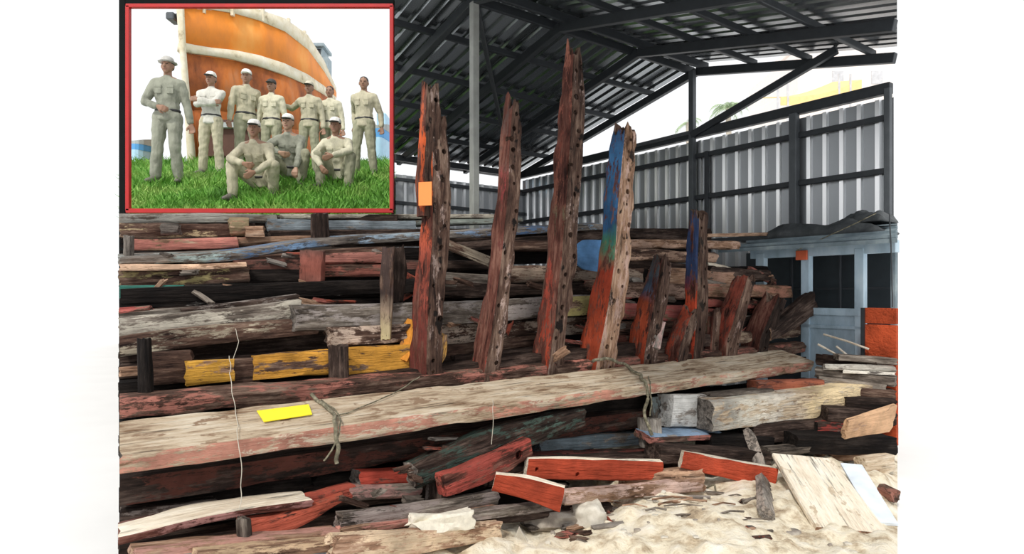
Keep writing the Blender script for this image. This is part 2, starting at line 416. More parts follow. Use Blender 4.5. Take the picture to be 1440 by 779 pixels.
steel(b_in(0, 4.0), b_in(2.95, 4.0), .08, .10, M_STEELD)
def post(p, z0, z1, w_, mat, label):
    g = MB(); g.box((p.x, p.y, (z0+z1)/2), w_, w_, z1-z0, Matrix((( .6,-.8,0),(.8,.6,0),(0,0,1))).transposed())
    o = g.build('steel_post', mat, bevel=.006); 
    return props(o, label, 'post', 'steel posts of the shed')
pp = shed(4.08, SR, 0); post(pp, 0, 4.93, .085, M_POST, 'tall grey-green square steel post between the first two timber ribs')
pp = w_in(SR, 0, .10); post(pp, 0, 4.97, .085, M_STEEL, 'steel gable post rising to the roof peak at the side wall')
pp = w_in(5.98, 0, .10); post(pp, 0, 3.95, .10, M_STEEL, 'dark steel wall post behind the blue cabin, right of the gable post')
pp = w_in(WL-.03, 0, .08); post(pp, 0, 4.0, .07, M_STEEL, 'thin steel post where the side wall ends beside the orange board')
pp = w_in(SR+.25, 0, .08); post(pp, 0, 3.7, .06, M_STEELD, 'short dark steel post touching the gable post on its right')
steel(w_in(SR, 3.98, .12), w_in(6.55, 4.62, .12), .07, .10, M_STEELD)     # brace under the gable
steel(w_in(3.05, 4.02, .12), w_in(SR, 4.02, .12), .05, .05, M_STEEL)
# roof: corrugated sheets over both slopes
def roof(name, lo, hi):
    g = MB(); vs = []; fs = []; cols = []
    for x, h in corr_profile(7.6, .20, .05, .035, .02):
        a = max(lo, s_at(x-.12, 551.5)); b_ = min(hi, s_at(x-.12, 1261.5) if x >= 0 else hi)
        if b_-a < .02: cols.append(None); continue
        cols.append(len(vs)); n = 3
        for q in range(n):
            s_ = a+(b_-a)*q/(n-1); vs.append(shed(x-.12, s_, roof_z(s_)+.14+h))
    for c0, c1 in zip(cols, cols[1:]):
        if c0 is None or c1 is None: continue
        for q in range(2): fs.append((c0+q, c1+q, c1+q+1, c0+q+1))
    g.add(vs, fs); o = g.build(name, M_ROOF, recentre=False); md = o.modifiers.new('thickness', 'SOLIDIFY'); md.thickness = .004
    return props(o, kind='structure')
roof('ceiling', -.25, SR); roof('ceiling_front', SR, 2*SR)
def t_at(s_, px):                  # where the line at s_ (parallel to the ridge) crosses a column's sight plane
    k = (px-720)/F; p = COR+W_*s_
    return (p.x-k*p.y)/(k*U_.y-U_.x)
# purlins parallel to the ridge, rafters along the slopes
for i, s_ in enumerate((-.18, .75, 1.65, 2.55, 3.45, 4.22, 4.48, 5.3, 6.1, 6.9)):
    t0 = -.1 if s_ < WL else t_at(s_, 1258)
    t1 = min(7.2, t_at(s_, 553)); big = s_ in (4.22, 4.48)
    steel(shed(t0, s_, roof_z(s_)+.06), shed(t1, s_, roof_z(s_)+.06), .05, .11 if big else .08, M_STEELD)
for t_, big in ((.0, 1), (1.3, 1), (2.75, 1), (4.08, 1), (5.4, 1)):
    sa = max(-.2, s_at(t_, 554)); sb = min(2*SR, s_at(t_, 1259))
    if sa < SR: steel(shed(t_, sa, roof_z(sa)-.03), shed(t_, SR, ZR-.03), .08, .12, M_STEELD)
    if sb > SR: steel(shed(t_, max(sa, SR), roof_z(max(sa, SR))-.03), shed(t_, sb, roof_z(sb)-.03), .08, .12, M_STEELD)
steel(shed(.0, -.2, ZE-.02), shed(2.9, -.2, ZE-.02), .1, .12, M_STEELD)
steel(shed(1.3, 1.2, 4.15), shed(4.05, SR, 4.9), .05, .07, M_STEELD)

# ------------------------------------------------------------------ beyond the gable: house with awning, palm
M_HOUSE = plain('hazed_plaster', (.86,.80,.76), .9, var=.05); M_AWN = plain('yellow_orange_cloth', (.95,.66,.30), .8, var=.06); M_HW = plain('house_window', (.60,.60,.62), .4)  # pale colours carry the haze over the house
h = empty('house', P(1200, 410, 24)*1.0-Vector((0,0,1.6)), 'house paled in colour for haze, with a yellow awning, seen through the gable gap', 'house')
def child_box(name, par, a, b_, mat, bevel=0):
    g = MB(); a = Vector(a)-par.location; b_ = Vector(b_)-par.location; c = (a+b_)/2; s = b_-a
    g.box(c, abs(s.x), abs(s.y), abs(s.z)); return g.build(name, mat, par, bevel=bevel, recentre=False)
p1 = P(1122, 92, 24); p2 = P(1256, 60, 24)
child_box('wall', h, (p1.x, 24, 0), (p2.x, 29, p1.z+.6), M_HOUSE)
child_box('upper_wall', h, (P(1165,0,24).x, 25, p1.z+.6), (p2.x, 28.5, p1.z+1.6), M_HOUSE)
child_box('roof_slab', h, (P(1160,0,24).x, 24.6, p1.z+1.6), (P(1258,0,24).x, 28.8, p1.z+1.8), M_HOUSE)
for px in (1170, 1225): child_box('window', h, (P(px,0,24).x, 23.97, P(0,118,24).z), (P(px+16,0,24).x, 24.02, P(0,100,24).z), M_HW)
g = MB(); a = P(1098, 136, 21); b_ = P(1212, 112, 21); off = h.location
vs = []; fs = []
for i in range(13):
    f_ = i/12; p = a.lerp(b_, f_); sag = -.18*math.sin(f_*PI)
    vs += [p-off+Vector((0,0,sag)), p-off+Vector((0, 1.9, .55+sag)), p-off+Vector((0,0,sag-.28)), p-off+Vector((0,.03,sag-.28))]
for i in range(12): fs += [(4*i,4*i+4,4*i+5,4*i+1), (4*i,4*i+2,4*i+6,4*i+4)]
g.add(vs, fs); aw = g.build('awning', M_AWN, h, recentre=False); aw.modifiers.new('t', 'SOLIDIFY').thickness = .03
for px in (1094, 1108, 1180, 1196):
    g = MB(); q = P(px, 140, 21)-off; g.tube([(q.x, q.y, 0), (q.x, q.y, P(0, 118 if px < 1150 else 104, 21).z)], .035); g.build('pole', M_HW, h, recentre=False)
M_PALM = blotch('hazed_palm_leaf', [(.3, (.30,.44,.24)), (.7, (.52,.62,.42))], scale=2, rough=.6, bump=0); M_TRUNK = plain('hazed_palm_trunk', (.5,.45,.38), .9)  # paled greens and browns carry the haze over the palms
def palm(px, py, d, label, r, n, sd):
    top = P(px, py, d); e = empty('palm_tree', (top.x, top.y, 0), label, 'tree')
    g = MB(); g.tube([(0,0,0), (.08,0,top.z*.5), (0,0,top.z)], [.16,.12,.09], 8); g.build('trunk', M_TRUNK, e, smooth=60)
    rr = random.Random(sd); g = MB()
    for k in range(n):
        a = k*2.4+rr.random(); el = rr.uniform(.0, 1.2); ln = r*rr.uniform(.8, 1.1); pts = []
        for i in range(9):
            f_ = i/8; q = Vector((math.cos(a)*ln*f_*math.cos(el*.6), math.sin(a)*ln*f_*math.cos(el*.6), top.z+ln*(f_*math.sin(el)-.75*f_*f_)))
            pts.append(q)
        g.tube(pts, .012, 4)
        for i in range(1, 9):
            q = pts[i]; s = Vector((-math.sin(a), math.cos(a), 0))
            tdir = (pts[i]-pts[i-1]).normalized()
            for sg in (-1, 1):
                for o_ in (0, .5):
                    q2 = q-tdir*o_*ln/8
                    tip = q2+s*sg*.34*r*(1-.5*i/8)+tdir*.2*r+Vector((0,0,-.16*r)); g.add([q2, q2+tdir*.05*r, tip], [(0,1,2)])
    g.build('fronds', M_PALM, e)
palm(1024, 152, 22, 'green palm crown beyond the gable gap, right of the gable post', .62, 16, 3)
palm(968, 172, 23, 'sparse small palm beyond the gable gap, left of the gable post', .5, 9, 4)
# ------------------------------------------------------------------ the timber pile
D, B, RB, G, A, PA, TA, CR, BK = (wood(k) for k in ('dark','brown','redbrown','grey','ash','pale','tan','cream','black'))
# --- the great pale beam and the flitch behind it
BIG = wood('pale', spots=(.30,.20,.13)); BIGF = wood('pale', (.55,.26,.19), .5)
Lb = (P(1145,508,6.75)-P(166,640,3.0)).normalized()
def big_beam(name, label, fa, fb, wd, th, roll, mats, **kw):
    """fa, fb = the front top edge's two ends; wd wide, th thick, the top tilted towards the viewer by roll."""
    L = (fb-fa).normalized(); N = Vector((-L.y, L.x, 0)).normalized(); U = L.cross(N); r = math.radians(roll)
    N2 = N*math.cos(r)+U*math.sin(r); U2 = L.cross(N2); sh = N2*(wd/2)-U2*(th/2)
    n = 5; pts = [fa.lerp(fb, i/(n-1))+sh for i in range(n)]
    me, M, order, fr = timber_mesh(pts, [(wd, th)]*n, roll=r, mats=mats, **kw)
    trim_left(me, M, 168)
    return place_timber(name, label, 'beam', me, M, order)
beam = big_beam('beam', 'long broad pale beam lying across the front of the pile, with a yellow tag on top',
    P(166,642,3.0), P(1146,509,6.78), .40, .105, 15, {'*': BIG, 'f': BIGF, 'e': G}, amp=.005, chip=.022, jag=.035, bow=.012, kk=7)
big_beam('beam', 'long brown beam directly under the great pale beam, darkened in colour for shade',
    P(166,672,3.22), P(1060,556,6.5), .30, .15, 4, {'*': wood('dark', (.10,.035,.025), .5), 't': D}, chip=.02, bow=.02)  # dark wood colour stands in for the shade under the great beam
FL = wood('brown', (.42,.17,.13), .42)
big_beam('beam', 'long narrow reddish brown beam lying just behind the great pale beam',
    P(167,566,3.55), P(1133,483,7.35), .17, .11, 10, {'*': FL, 'e': D}, chip=.03, jag=.03, bow=.03)
# --- upright ribs of the old hull
HOLED = wood('brown', (.42,.31,.27), .30, spots=(.010,.007,.006))
def RIB(label, pts, secs, zones, off=.80, cover=.62, roll=42, bare=None, nh=10, sd=1, jag=.11, name='rib', cat='rib', group='upright hull ribs'):
    rr = random.Random(sd); px0 = pts[0][0]; d0 = Db(px0)+off
    ex = (pts[0][0]-.12*(pts[1][0]-pts[0][0]), pts[0][1]+45, pts[0][2]); pts = [ex]+pts; secs = [secs[0]]+secs; cover -= .22; nh = int(nh*1.7)
    W = [P(x, y, d0+dd) for (x, y, dd) in pts]
    secs = [(1.2*max(a, .55*secs[0][0])*d0/F, 1.2*max(c, .55*secs[0][1])*d0/F) for a, c in secs]
    bare = bare or HOLED
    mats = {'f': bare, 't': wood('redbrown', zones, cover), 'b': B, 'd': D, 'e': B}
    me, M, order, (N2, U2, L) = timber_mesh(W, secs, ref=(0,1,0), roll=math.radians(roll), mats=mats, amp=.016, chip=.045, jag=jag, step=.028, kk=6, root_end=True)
    for m in order: me.materials.append(m)
    hs = []
    for i in range(nh):
        u = .12+.85*(i+.2+.6*rr.random())/nh; k = min(len(W)-2, int(u*(len(W)-1))); f_ = u*(len(W)-1)-k
        p = W[k].lerp(W[k+1], f_); wd = secs[k][0]; ht = secs[k][1]
        hs.append((p-N2*(wd/2)+U2*ht*rr.uniform(-.3, .25), N2, rr.uniform(.011, .026), .07))
    me = cut_holes(me, M, hs)
    return place_timber(name, label, cat, me, M, order, group)
# base px, py -> top ; (depth side, height side) in pixels at the base
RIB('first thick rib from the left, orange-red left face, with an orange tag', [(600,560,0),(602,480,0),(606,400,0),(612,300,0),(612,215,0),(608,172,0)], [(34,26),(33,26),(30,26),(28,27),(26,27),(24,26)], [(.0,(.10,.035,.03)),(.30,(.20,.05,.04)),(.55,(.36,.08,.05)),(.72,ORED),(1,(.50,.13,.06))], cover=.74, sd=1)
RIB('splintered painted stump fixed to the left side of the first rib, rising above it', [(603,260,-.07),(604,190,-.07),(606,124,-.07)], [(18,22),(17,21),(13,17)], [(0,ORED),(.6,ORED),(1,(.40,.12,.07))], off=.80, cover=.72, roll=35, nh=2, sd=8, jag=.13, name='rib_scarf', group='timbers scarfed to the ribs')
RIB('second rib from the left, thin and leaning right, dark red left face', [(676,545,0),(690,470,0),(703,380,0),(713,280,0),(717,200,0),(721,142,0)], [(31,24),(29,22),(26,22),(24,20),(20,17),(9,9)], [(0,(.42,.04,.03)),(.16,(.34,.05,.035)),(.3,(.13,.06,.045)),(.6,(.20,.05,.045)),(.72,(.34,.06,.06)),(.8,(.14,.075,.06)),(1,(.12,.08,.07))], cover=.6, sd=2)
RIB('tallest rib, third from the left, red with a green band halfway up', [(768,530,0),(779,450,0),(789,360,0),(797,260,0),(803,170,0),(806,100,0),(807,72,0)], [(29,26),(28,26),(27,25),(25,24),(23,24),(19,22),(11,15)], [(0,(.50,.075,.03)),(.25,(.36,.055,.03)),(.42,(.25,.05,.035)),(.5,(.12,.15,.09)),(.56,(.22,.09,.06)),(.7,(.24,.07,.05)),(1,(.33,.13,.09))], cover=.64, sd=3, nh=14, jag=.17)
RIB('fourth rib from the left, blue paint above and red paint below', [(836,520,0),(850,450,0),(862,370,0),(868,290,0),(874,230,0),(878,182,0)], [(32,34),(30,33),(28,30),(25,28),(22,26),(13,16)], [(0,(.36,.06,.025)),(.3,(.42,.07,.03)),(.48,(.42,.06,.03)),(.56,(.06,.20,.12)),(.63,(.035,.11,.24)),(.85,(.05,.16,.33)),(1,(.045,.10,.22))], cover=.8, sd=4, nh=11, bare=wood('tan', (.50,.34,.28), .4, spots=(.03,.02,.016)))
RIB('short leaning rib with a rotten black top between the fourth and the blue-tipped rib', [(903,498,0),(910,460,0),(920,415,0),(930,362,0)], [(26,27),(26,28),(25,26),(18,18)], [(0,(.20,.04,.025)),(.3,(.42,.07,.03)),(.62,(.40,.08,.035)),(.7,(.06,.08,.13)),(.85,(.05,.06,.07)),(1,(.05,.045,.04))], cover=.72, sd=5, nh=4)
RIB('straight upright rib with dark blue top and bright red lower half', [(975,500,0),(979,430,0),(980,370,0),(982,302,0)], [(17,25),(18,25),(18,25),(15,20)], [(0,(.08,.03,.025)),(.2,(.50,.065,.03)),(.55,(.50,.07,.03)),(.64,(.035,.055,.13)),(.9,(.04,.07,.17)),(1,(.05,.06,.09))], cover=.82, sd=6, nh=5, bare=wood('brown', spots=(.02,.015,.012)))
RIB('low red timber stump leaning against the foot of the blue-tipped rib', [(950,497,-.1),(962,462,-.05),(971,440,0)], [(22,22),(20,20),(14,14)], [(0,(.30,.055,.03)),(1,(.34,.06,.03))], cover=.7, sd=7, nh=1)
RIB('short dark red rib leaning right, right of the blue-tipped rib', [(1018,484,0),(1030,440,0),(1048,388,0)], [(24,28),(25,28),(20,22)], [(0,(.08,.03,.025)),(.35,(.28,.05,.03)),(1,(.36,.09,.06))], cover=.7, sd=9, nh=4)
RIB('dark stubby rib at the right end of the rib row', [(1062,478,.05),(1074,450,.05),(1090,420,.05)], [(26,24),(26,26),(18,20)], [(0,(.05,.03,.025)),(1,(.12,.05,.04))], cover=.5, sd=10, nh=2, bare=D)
RIB('green-stained foot of timber standing behind the blue-tipped rib', [(1000,486,.06),(1003,440,.06)], [(14,20),(12,17)], [(0,(.10,.13,.08)),(1,(.12,.09,.06))], sd=12, nh=1, name='timber_stub', cat='timber', group=None)
T('log', 'rough log with a cut end pointing up right, beside the last stubby rib', [(1084,470,.62),(1114,450,.6),(1148,424,.58)], [22,28,30], .12, {'*': D, 'e': TA}, cat='log', amp=.015, jag=.02)
T('timber', 'pinkish block standing at the foot of the leaning black-topped rib', [(919,490,.62),(927,452,.68)], 20, .07, wood('ash', (.62,.42,.38), .5), ref=(0,1,0), jag=.02)
T('timber', 'broken pale chip at the foot of the tallest rib', [(782,503,.62),(800,492,.62)], 13, .06, TA, jag=.05)

# --- middle courses, from the great beam upwards (front ones first)
YW = wood('tan', (.72,.38,.06), .62); YW2 = wood('brown', (.74,.36,.06), .6)
T('timber', 'yellow-stained round timber, left one in the yellow row', [(262,527,.82),(330,522,.82)], 34, .12, YW, amp=.012)
T('timber', 'brown square block between the two left yellow timbers', [(324,526,.86),(364,523,.86)], 40, .10, B)
T('timber', 'longest mottled yellow timber of the row behind the great beam', [(358,518,.84),(468,509,.84)], 34, .13, YW2, amp=.012)
T('timber', 'yellow-orange timber lying against the foot of the first rib', [(487,510,.88),(585,503,.9)], 40, .12, YW2, amp=.01)
T('timber', 'curved orange-yellow knee standing left of the first rib', [(560,508,.9),(572,485,.93),(574,452,.98)], [26,22,20], .08, wood('brown', (.80,.32,.05), .66), ref=(0,1,0))
T('timber', 'yellow-tinged chip leaning on the right side of the first rib', [(606,522,.70),(620,500,.72),(622,468,.74)], [10,14,12], .04, wood('tan', (.75,.42,.12), .5), ref=(0,1,0))
T('timber', 'dark upright stake standing in the gap between two yellow timbers', [(475,560,.76),(474,487,.78)], [28,27], .07, D, ref=(0,1,0))
T('timber', 'dark upright post near the left end of the pile', [(202,566,.66),(199,477,.70)], [17,16], .06, BK, ref=(0,1,0))
T('timber', 'pale tan strip at the left end beside the dark upright post', [(167,524,.85),(196,522,.85)], 14, .08, TA)
T('timber', 'brown timber behind the dark upright post, left of the yellow row', [(206,520,.9),(270,517,.9)], 46, .1, B)
T('timber', 'light pinkish stub lying above the left yellow timber', [(240,510,.92),(268,508,.92)], 12, .06, TA)
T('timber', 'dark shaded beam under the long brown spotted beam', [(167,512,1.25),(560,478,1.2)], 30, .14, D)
T('timber', 'long brown spotted beam below the grey one at the left', [(167,490,1.05),(300,474,1.05),(446,458,1.05)], 29, .16, wood('brown', (.42,.36,.27), .42), bow=.02)
T('timber', 'thick silver-grey beam at the left, second above the yellow row', [(167,462,1.10),(290,452,1.1),(424,438,1.1)], 33, .17, wood('grey', (.47,.43,.36), .5), bow=.015, amp=.008)
T('timber', 'thick grey beam with a whitish left end, running behind the ribs', [(414,447,.98),(600,441,1.0),(850,428,1.05)], 36, .18, {'*': wood('grey', (.34,.30,.28), .5), 'e': A}, bow=.015)
T('timber', 'pale brown timber below the whitish end of the grey beam', [(463,474,.95),(575,468,.95)], 27, .14, wood('brown', (.52,.40,.32), .5), jag=.05)
T('timber', 'brown beam lying low behind the first and second ribs', [(580,474,1.05),(860,455,1.15)], 30, .16, wood('brown', (.38,.30,.24), .45))
T('timber', 'thin grey brown plank lying at the feet of the first two ribs', [(600,498,1.0),(770,478,1.0)], 18, .12, B)
T('timber', 'dark plank low between the second and tallest ribs', [(640,508,.92),(800,490,.92)], 16, .1, D)
T('timber', 'light brown upright slat with a yellow foot left of the first rib', [(541,478,.92),(543,400,.95),(545,348,.97)], [14,17,18], .06, wood('brown', [(0,(.60,.50,.28)),(.3,(.30,.22,.16)),(.5,(.06,.04,.035)),(1,(.07,.045,.04))], .6), ref=(0,1,0), amp=.012)
T('timber', 'dark broken upright slat close behind the light brown one', [(558,425,1.05),(562,380,1.06),(560,350,1.07)], [16,20,14], .05, D, ref=(0,1,0), jag=.05)
T('timber', 'charred black plank with white specks, second above the silver beam', [(167,428,1.45),(330,422,1.45),(600,405,1.45)], 18, .2, wood('black', (.30,.28,.26), .30))
T('timber', 'thin dark slat lying on the silver-grey beam', [(255,440,1.25),(420,420,1.25)], 12, .12, wood('dark', (.36,.31,.28), .4))
T('timber', 'dark grey plank lying under the charred one', [(167,444,1.28),(345,432,1.28)], 12, .14, G)
T('timber', 'thin sliver with red paint at the left end of the pile', [(167,437,1.2),(212,433,1.2)], 7, .05, wood('brown', (.50,.14,.12), .6))
T('board', 'dark teal painted board end at the left edge of the pile', [(167,411,1.5),(258,410,1.5)], 19, .04, wood('black', TEAL, .75), cat='board')
T('timber', 'long dark maroon beam running left of the first rib', [(330,382,1.75),(450,379,1.75),(600,380,1.75)], 33, .2, wood('dark', (.16,.07,.055), .5))
T('timber', 'reddish plank lying on the long maroon beam', [(447,364,1.70),(545,362,1.70)], 17, .14, wood('brown', (.36,.15,.12), .6))
T('timber', 'second reddish plank right of the upright red-brown block', [(450,381,1.62),(548,380,1.62)], 17, .10, wood('brown', (.34,.12,.09), .6))
T('timber', 'red-brown block set upright on the middle of the pile', [(436,410,1.5),(437,352,1.5)], [31,31], .10, wood('dark', [(0,(.16,.09,.075)),(.5,(.34,.11,.08)),(.75,(.36,.12,.09)),(1,(.12,.07,.06))], .66), ref=(0,1,0))
T('timber', 'brown beam with a mossy middle at the left below the pale plank', [(167,392,1.65),(250,390,1.65),(350,386,1.65)], 22, .18, wood('brown', (.36,.30,.14), .4))
T('timber', 'pale orange plank at the left, above the mossy brown beam', [(167,376,1.60),(280,375,1.62),(346,372,1.62)], 9, .22, wood('tan', (.78,.52,.36), .55))
T('timber', 'dark brown plank behind the right end of the pale orange plank', [(330,365,1.85),(545,352,1.85)], 13, .15, B)
BLUEB = wood('ash', [(0,(.42,.46,.44)),(.13,(.34,.44,.43)),(.2,(.11,.22,.42)),(.34,(.24,.36,.52)),(.5,(.42,.52,.60)),(.75,(.12,.23,.46)),(1,(.30,.45,.60))], .42)
T('timber', 'long blue painted plank sloping across the back of the pile', [(167,363,1.70),(320,357,1.8),(460,338,1.95),(640,328,2.1),(848,316,2.2)], [12,13,11,10,8], .28, BLUEB, roll=8)
T('timber', 'faded red beam at the left under the back logs', [(185,344,2.0),(260,343,2.0),(334,341,2.0)], 17, .2, wood('tan', (.52,.20,.16), .62))
T('timber', 'reddish pale plank continuing right from the faded red beam', [(320,339,2.15),(450,336,2.15)], 11, .14, wood('tan', (.45,.20,.15), .45))
T('timber', 'short upright wooden stub at the far left beside the faded red beam', [(178,363,1.75),(178,331,1.75)], [13,12], .06, A, ref=(0,1,0))
T('timber', 'rough brown log on top of the pile at the left', [(167,322,2.2),(260,323,2.2),(358,324,2.2)], 20, .2, wood('brown', (.42,.33,.20), .4), amp=.02)
T('timber', 'grey plank along the top left of the pile below the red frame', [(167,307,2.45),(300,306,2.45),(390,307,2.45)], 13, .2, wood('grey', (.32,.31,.28), .6))
T('timber', 'square pale cut block at the right end of the rough top log', [(345,325,2.1),(371,325,2.1)], 17, .12, TA)
T('timber', 'rough round chunk left of the square pale block', [(322,317,2.15),(350,317,2.15)], 22, .15, wood('tan', (.30,.24,.14), .5), amp=.02)
T('timber', 'small pale stub on the rough top log', [(226,322,2.12),(252,322,2.12)], 15, .08, A)
T('pipe', 'grey round pipe lying on top of the pile right of the pale block', [(376,316,2.4),(432,317,2.4),(585,318,2.5)], 17, .13, wood('grey', (.25,.29,.32), .75), cat='pipe', chip=.05)
T('timber', 'dark timber under the grey pipe', [(380,329,2.2),(600,327,2.3)], 11, .15, D)
T('timber', 'short dark upright stub standing on the top of the pile', [(448,336,2.05),(447,300,2.05)], [24,22], .10, D, ref=(0,1,0))
T('timber', 'pale weathered plank at the top behind the first rib', [(395,304,2.45),(560,304,2.55),(720,304,2.6)], 7, .25, wood('grey', (.50,.46,.38), .5))
T('timber', 'grey green plank under the pale top plank behind the first rib', [(500,316,2.55),(735,309,2.55)], 8, .2, wood('grey', (.27,.30,.27), .6))
# --- behind and between the ribs
T('timber', 'brown plank leaning down right between the first two ribs', [(612,336,1.5),(700,372,1.3)], 15, .08, wood('brown', (.30,.25,.19), .5), jag=.05)
T('timber', 'dark grey plank lying flat between the first two ribs', [(600,390,1.4),(710,395,1.4)], 16, .14, G)
T('timber', 'brown beam between the first two ribs, above the dark grey plank', [(600,372,1.55),(690,374,1.55)], 14, .14, D)
T('timber', 'brown beam crossing behind the second and tallest ribs', [(700,385,1.35),(800,385,1.35),(905,387,1.35)], 22, .18, wood('brown', (.34,.26,.20), .5), amp=.014)
T('timber', 'dark beam just under the blue plank right of the second rib', [(640,348,1.9),(870,330,2.0)], 14, .2, D)
T('timber', 'brown plank behind the tallest rib near the top of the pile', [(720,345,1.8),(870,345,1.8)], 14, .18, B)
T('timber', 'dark log behind the second rib at mid height', [(600,410,1.35),(880,405,1.35)], 22, .2, D, amp=.015)
T('timber', 'mossy tan plank just right of the tallest rib', [(790,432,1.0),(860,428,1.0)], 28, .1, wood('brown', (.42,.36,.15), .5))
T('board', 'round-ended blue board between the tallest and fourth ribs', [(806,358,1.10),(822,358,1.10),(856,360,1.1)], [18,43,48], .035, {'*': wood('ash', (.14,.32,.62), .85)}, cat='board')
T('timber', 'pink painted plank behind the fourth rib, low', [(858,437,1.05),(960,441,1.05),(1000,443,1.05)], 24, .10, wood('tan', (.55,.16,.14), .62))
T('timber', 'brown beam beneath the pink plank', [(850,463,1.05),(990,460,1.05)], 22, .15, B)
T('timber', 'dark red brown plank low between the fourth and leaning ribs', [(840,482,.95),(970,474,.95)], 16, .12, RB)
T('timber', 'tan plank at the top right of the pile behind the blue-tipped rib', [(882,343,1.5),(970,343,1.5),(1040,345,1.5)], 13, .16, wood('tan', (.48,.32,.24), .5), amp=.012)
T('timber', 'rough brown split timber under the tan top plank', [(885,357,1.35),(1010,362,1.35)], 16, .18, wood('brown', (.45,.30,.22), .5), amp=.02, jag=.06)
T('timber', 'dark rough timber behind the leaning black-topped rib', [(870,372,1.45),(1000,385,1.45)], 20, .2, D, amp=.02)
T('timber', 'tan rough timber between the leaning and blue-tipped ribs', [(930,388,1.2),(1035,392,1.2)], 22, .2, wood('tan', (.36,.22,.16), .5), amp=.02, jag=.05)
T('timber', 'mottled brown timber crossing low behind the leaning rib', [(870,408,1.15),(1050,412,1.15)], 22, .18, wood('brown', (.42,.28,.22), .45), amp=.018)
T('timber', 'squared tan red beam end sticking out right above the dark stubs', [(985,408,1.0),(1060,409,1.0),(1114,410,1.0)], 19, .14, {'*': wood('tan', (.42,.20,.14), .5), 'e': TA})
T('timber', 'thin red plank under the squared tan red beam end', [(985,425,.95),(1098,430,.95)], 12, .12, wood('brown', (.34,.10,.08), .6))
T('timber', 'faded red short plank right of the blue-tipped rib', [(996,444,.95),(1040,448,.95)], 22, .08, wood('brown', (.45,.15,.12), .55))
T('timber', 'dark brown timber filling the gap under the row of short ribs', [(960,462,.98),(1100,455,.98)], 26, .2, D, amp=.02)
T('timber', 'grey brown slab low at the right end of the rib row', [(1000,480,.80),(1125,466,.80)], 16, .14, wood('brown', (.36,.28,.2), .5))
T('timber', 'thin light pole sticking out to the right above the pile', [(996,331,1.7),(1086,329,1.75)], 5, .035, TA, amp=.002, chip=.002)
T('board', 'small white board lying on the pile right of the blue-tipped rib', [(997,370,1.3),(1030,377,1.3)], 5, .14, CR, roll=18, cat='board')
T('timber', 'dark broken wood heap top right of the white board', [(1000,382,1.25),(1085,388,1.25)], 16, .2, D, amp=.02, jag=.06)
T('timber', 'dark plank peeking over the pile between fourth and blue-tipped ribs', [(885,330,2.0),(960,336,1.9)], 10, .15, D)

# --- under the great beam, front of the pile
T('timber', 'dark grey plank at the lower left, under the dark brown beam', [(167,728,.28),(302,713,.28)], 20, .12, wood('dark', (.22,.18,.16), .5))
PLK = wood('redbrown', (.40,.20,.18), .5)
T('plank', 'plank with a top coloured pale for the light and a mauve edge at the lower left', [(167,759,-.06),(300,727,-.02),(437,706,.0)], 13, .17, {'*': PLK, 't': CR}, cat='plank', roll=9, jag=.03)  # cream top colour stands in for light on the top edge
T('timber', 'red timber end behind the right end of the pale-topped plank', [(418,716,.04),(500,692,.1)], 26, .1, wood('redbrown', (.42,.09,.06), .6))
T('timber', 'curved red timber under the pale-topped plank', [(345,745,-.02),(410,735,-.0),(484,700,.05)], [26,28,12], .10, wood('redbrown', (.45,.10,.06), .66))
T('timber', 'grey end block left of the curved red timber', [(339,764,-.12),(338,731,-.12)], [17,17], .07, G, ref=(0,1,0))
T('timber', 'dark slat along the lower left under the pale-topped plank', [(167,778,.10),(340,752,.12)], 18, .14, D)
T('timber', 'pinkish board at the bottom left corner of the pile', [(190,782,-.18),(330,768,-.18),(480,755,-.2)], 16, .14, wood('tan', (.50,.27,.22), .5))
T('timber', 'yellowish worn board at the very bottom left', [(280,790,-.30),(480,769,-.30)], 18, .14, wood('tan', (.66,.47,.30), .5))
T('timber', 'long dark timber behind the bright red block', [(430,705,.35),(620,668,.35)], 34, .14, D)
T('timber', 'bright red painted block in the lower middle of the pile', [(505,674,.16),(595,670,.16)], 20, .13, {'*': wood('redbrown', (.55,.085,.055), .85), 'e': A})
T('timber', 'pinkish grey block under the bright red one', [(494,696,.10),(592,690,.12)], 20, .12, wood('grey', (.46,.26,.23), .5))
T('timber', 'dark upright piece beside the bright red block', [(618,712,.02),(616,655,.08)], [42,36], .06, wood('dark', (.12,.10,.09), .5), ref=(0,1,0))
T('timber', 'grey green upper face of the diagonal timber under the great beam', [(585,672,.0),(700,624,.02),(824,588,.05)], [34,44,28], .14, {'*': wood('dark', (.055,.085,.07), .45), 'e': A}, jag=.03)
T('timber', 'diagonal red painted timber with a square notch under the great beam', [(626,684,-.12),(690,660,-.12),(748,630,-.1)], [32,36,28], .10, wood('redbrown', (.42,.085,.065), .52), jag=.02,
  holes=lambda fr: [(P(730,640,Db(730)-.1), fr[0], .034, .07)])
T('timber', 'grey slat lying below the bright red block', [(482,735,-.16),(600,720,-.15),(702,702,-.12)], 24, .10, wood('grey', (.30,.25,.23), .5))
T('timber', 'reddish worn slat under the grey one', [(484,752,-.22),(700,716,-.2)], 11, .10, wood('tan', (.55,.25,.20), .5))
T('timber', 'pale tan battered board at the bottom middle of the pile', [(474,772,-.42),(600,762,-.42),(704,748,-.42)], 34, .10, wood('tan', (.72,.55,.38), .5), amp=.012, jag=.05)
T('timber', 'grey brown slat running right from the white foam lump', [(600,736,-.30),(790,712,-.38)], 15, .09, wood('grey', (.36,.30,.27), .5))
T('timber', 'dark plank running low behind the white foam lump', [(560,742,-.14),(860,716,-.3)], 16, .12, D)
T('plank', 'blue grey plank under the great beam right of the diagonal timber', [(760,628,.35),(850,621,.35),(925,618,.36)], 20, .16, wood('grey', (.20,.25,.28), .6), cat='plank')
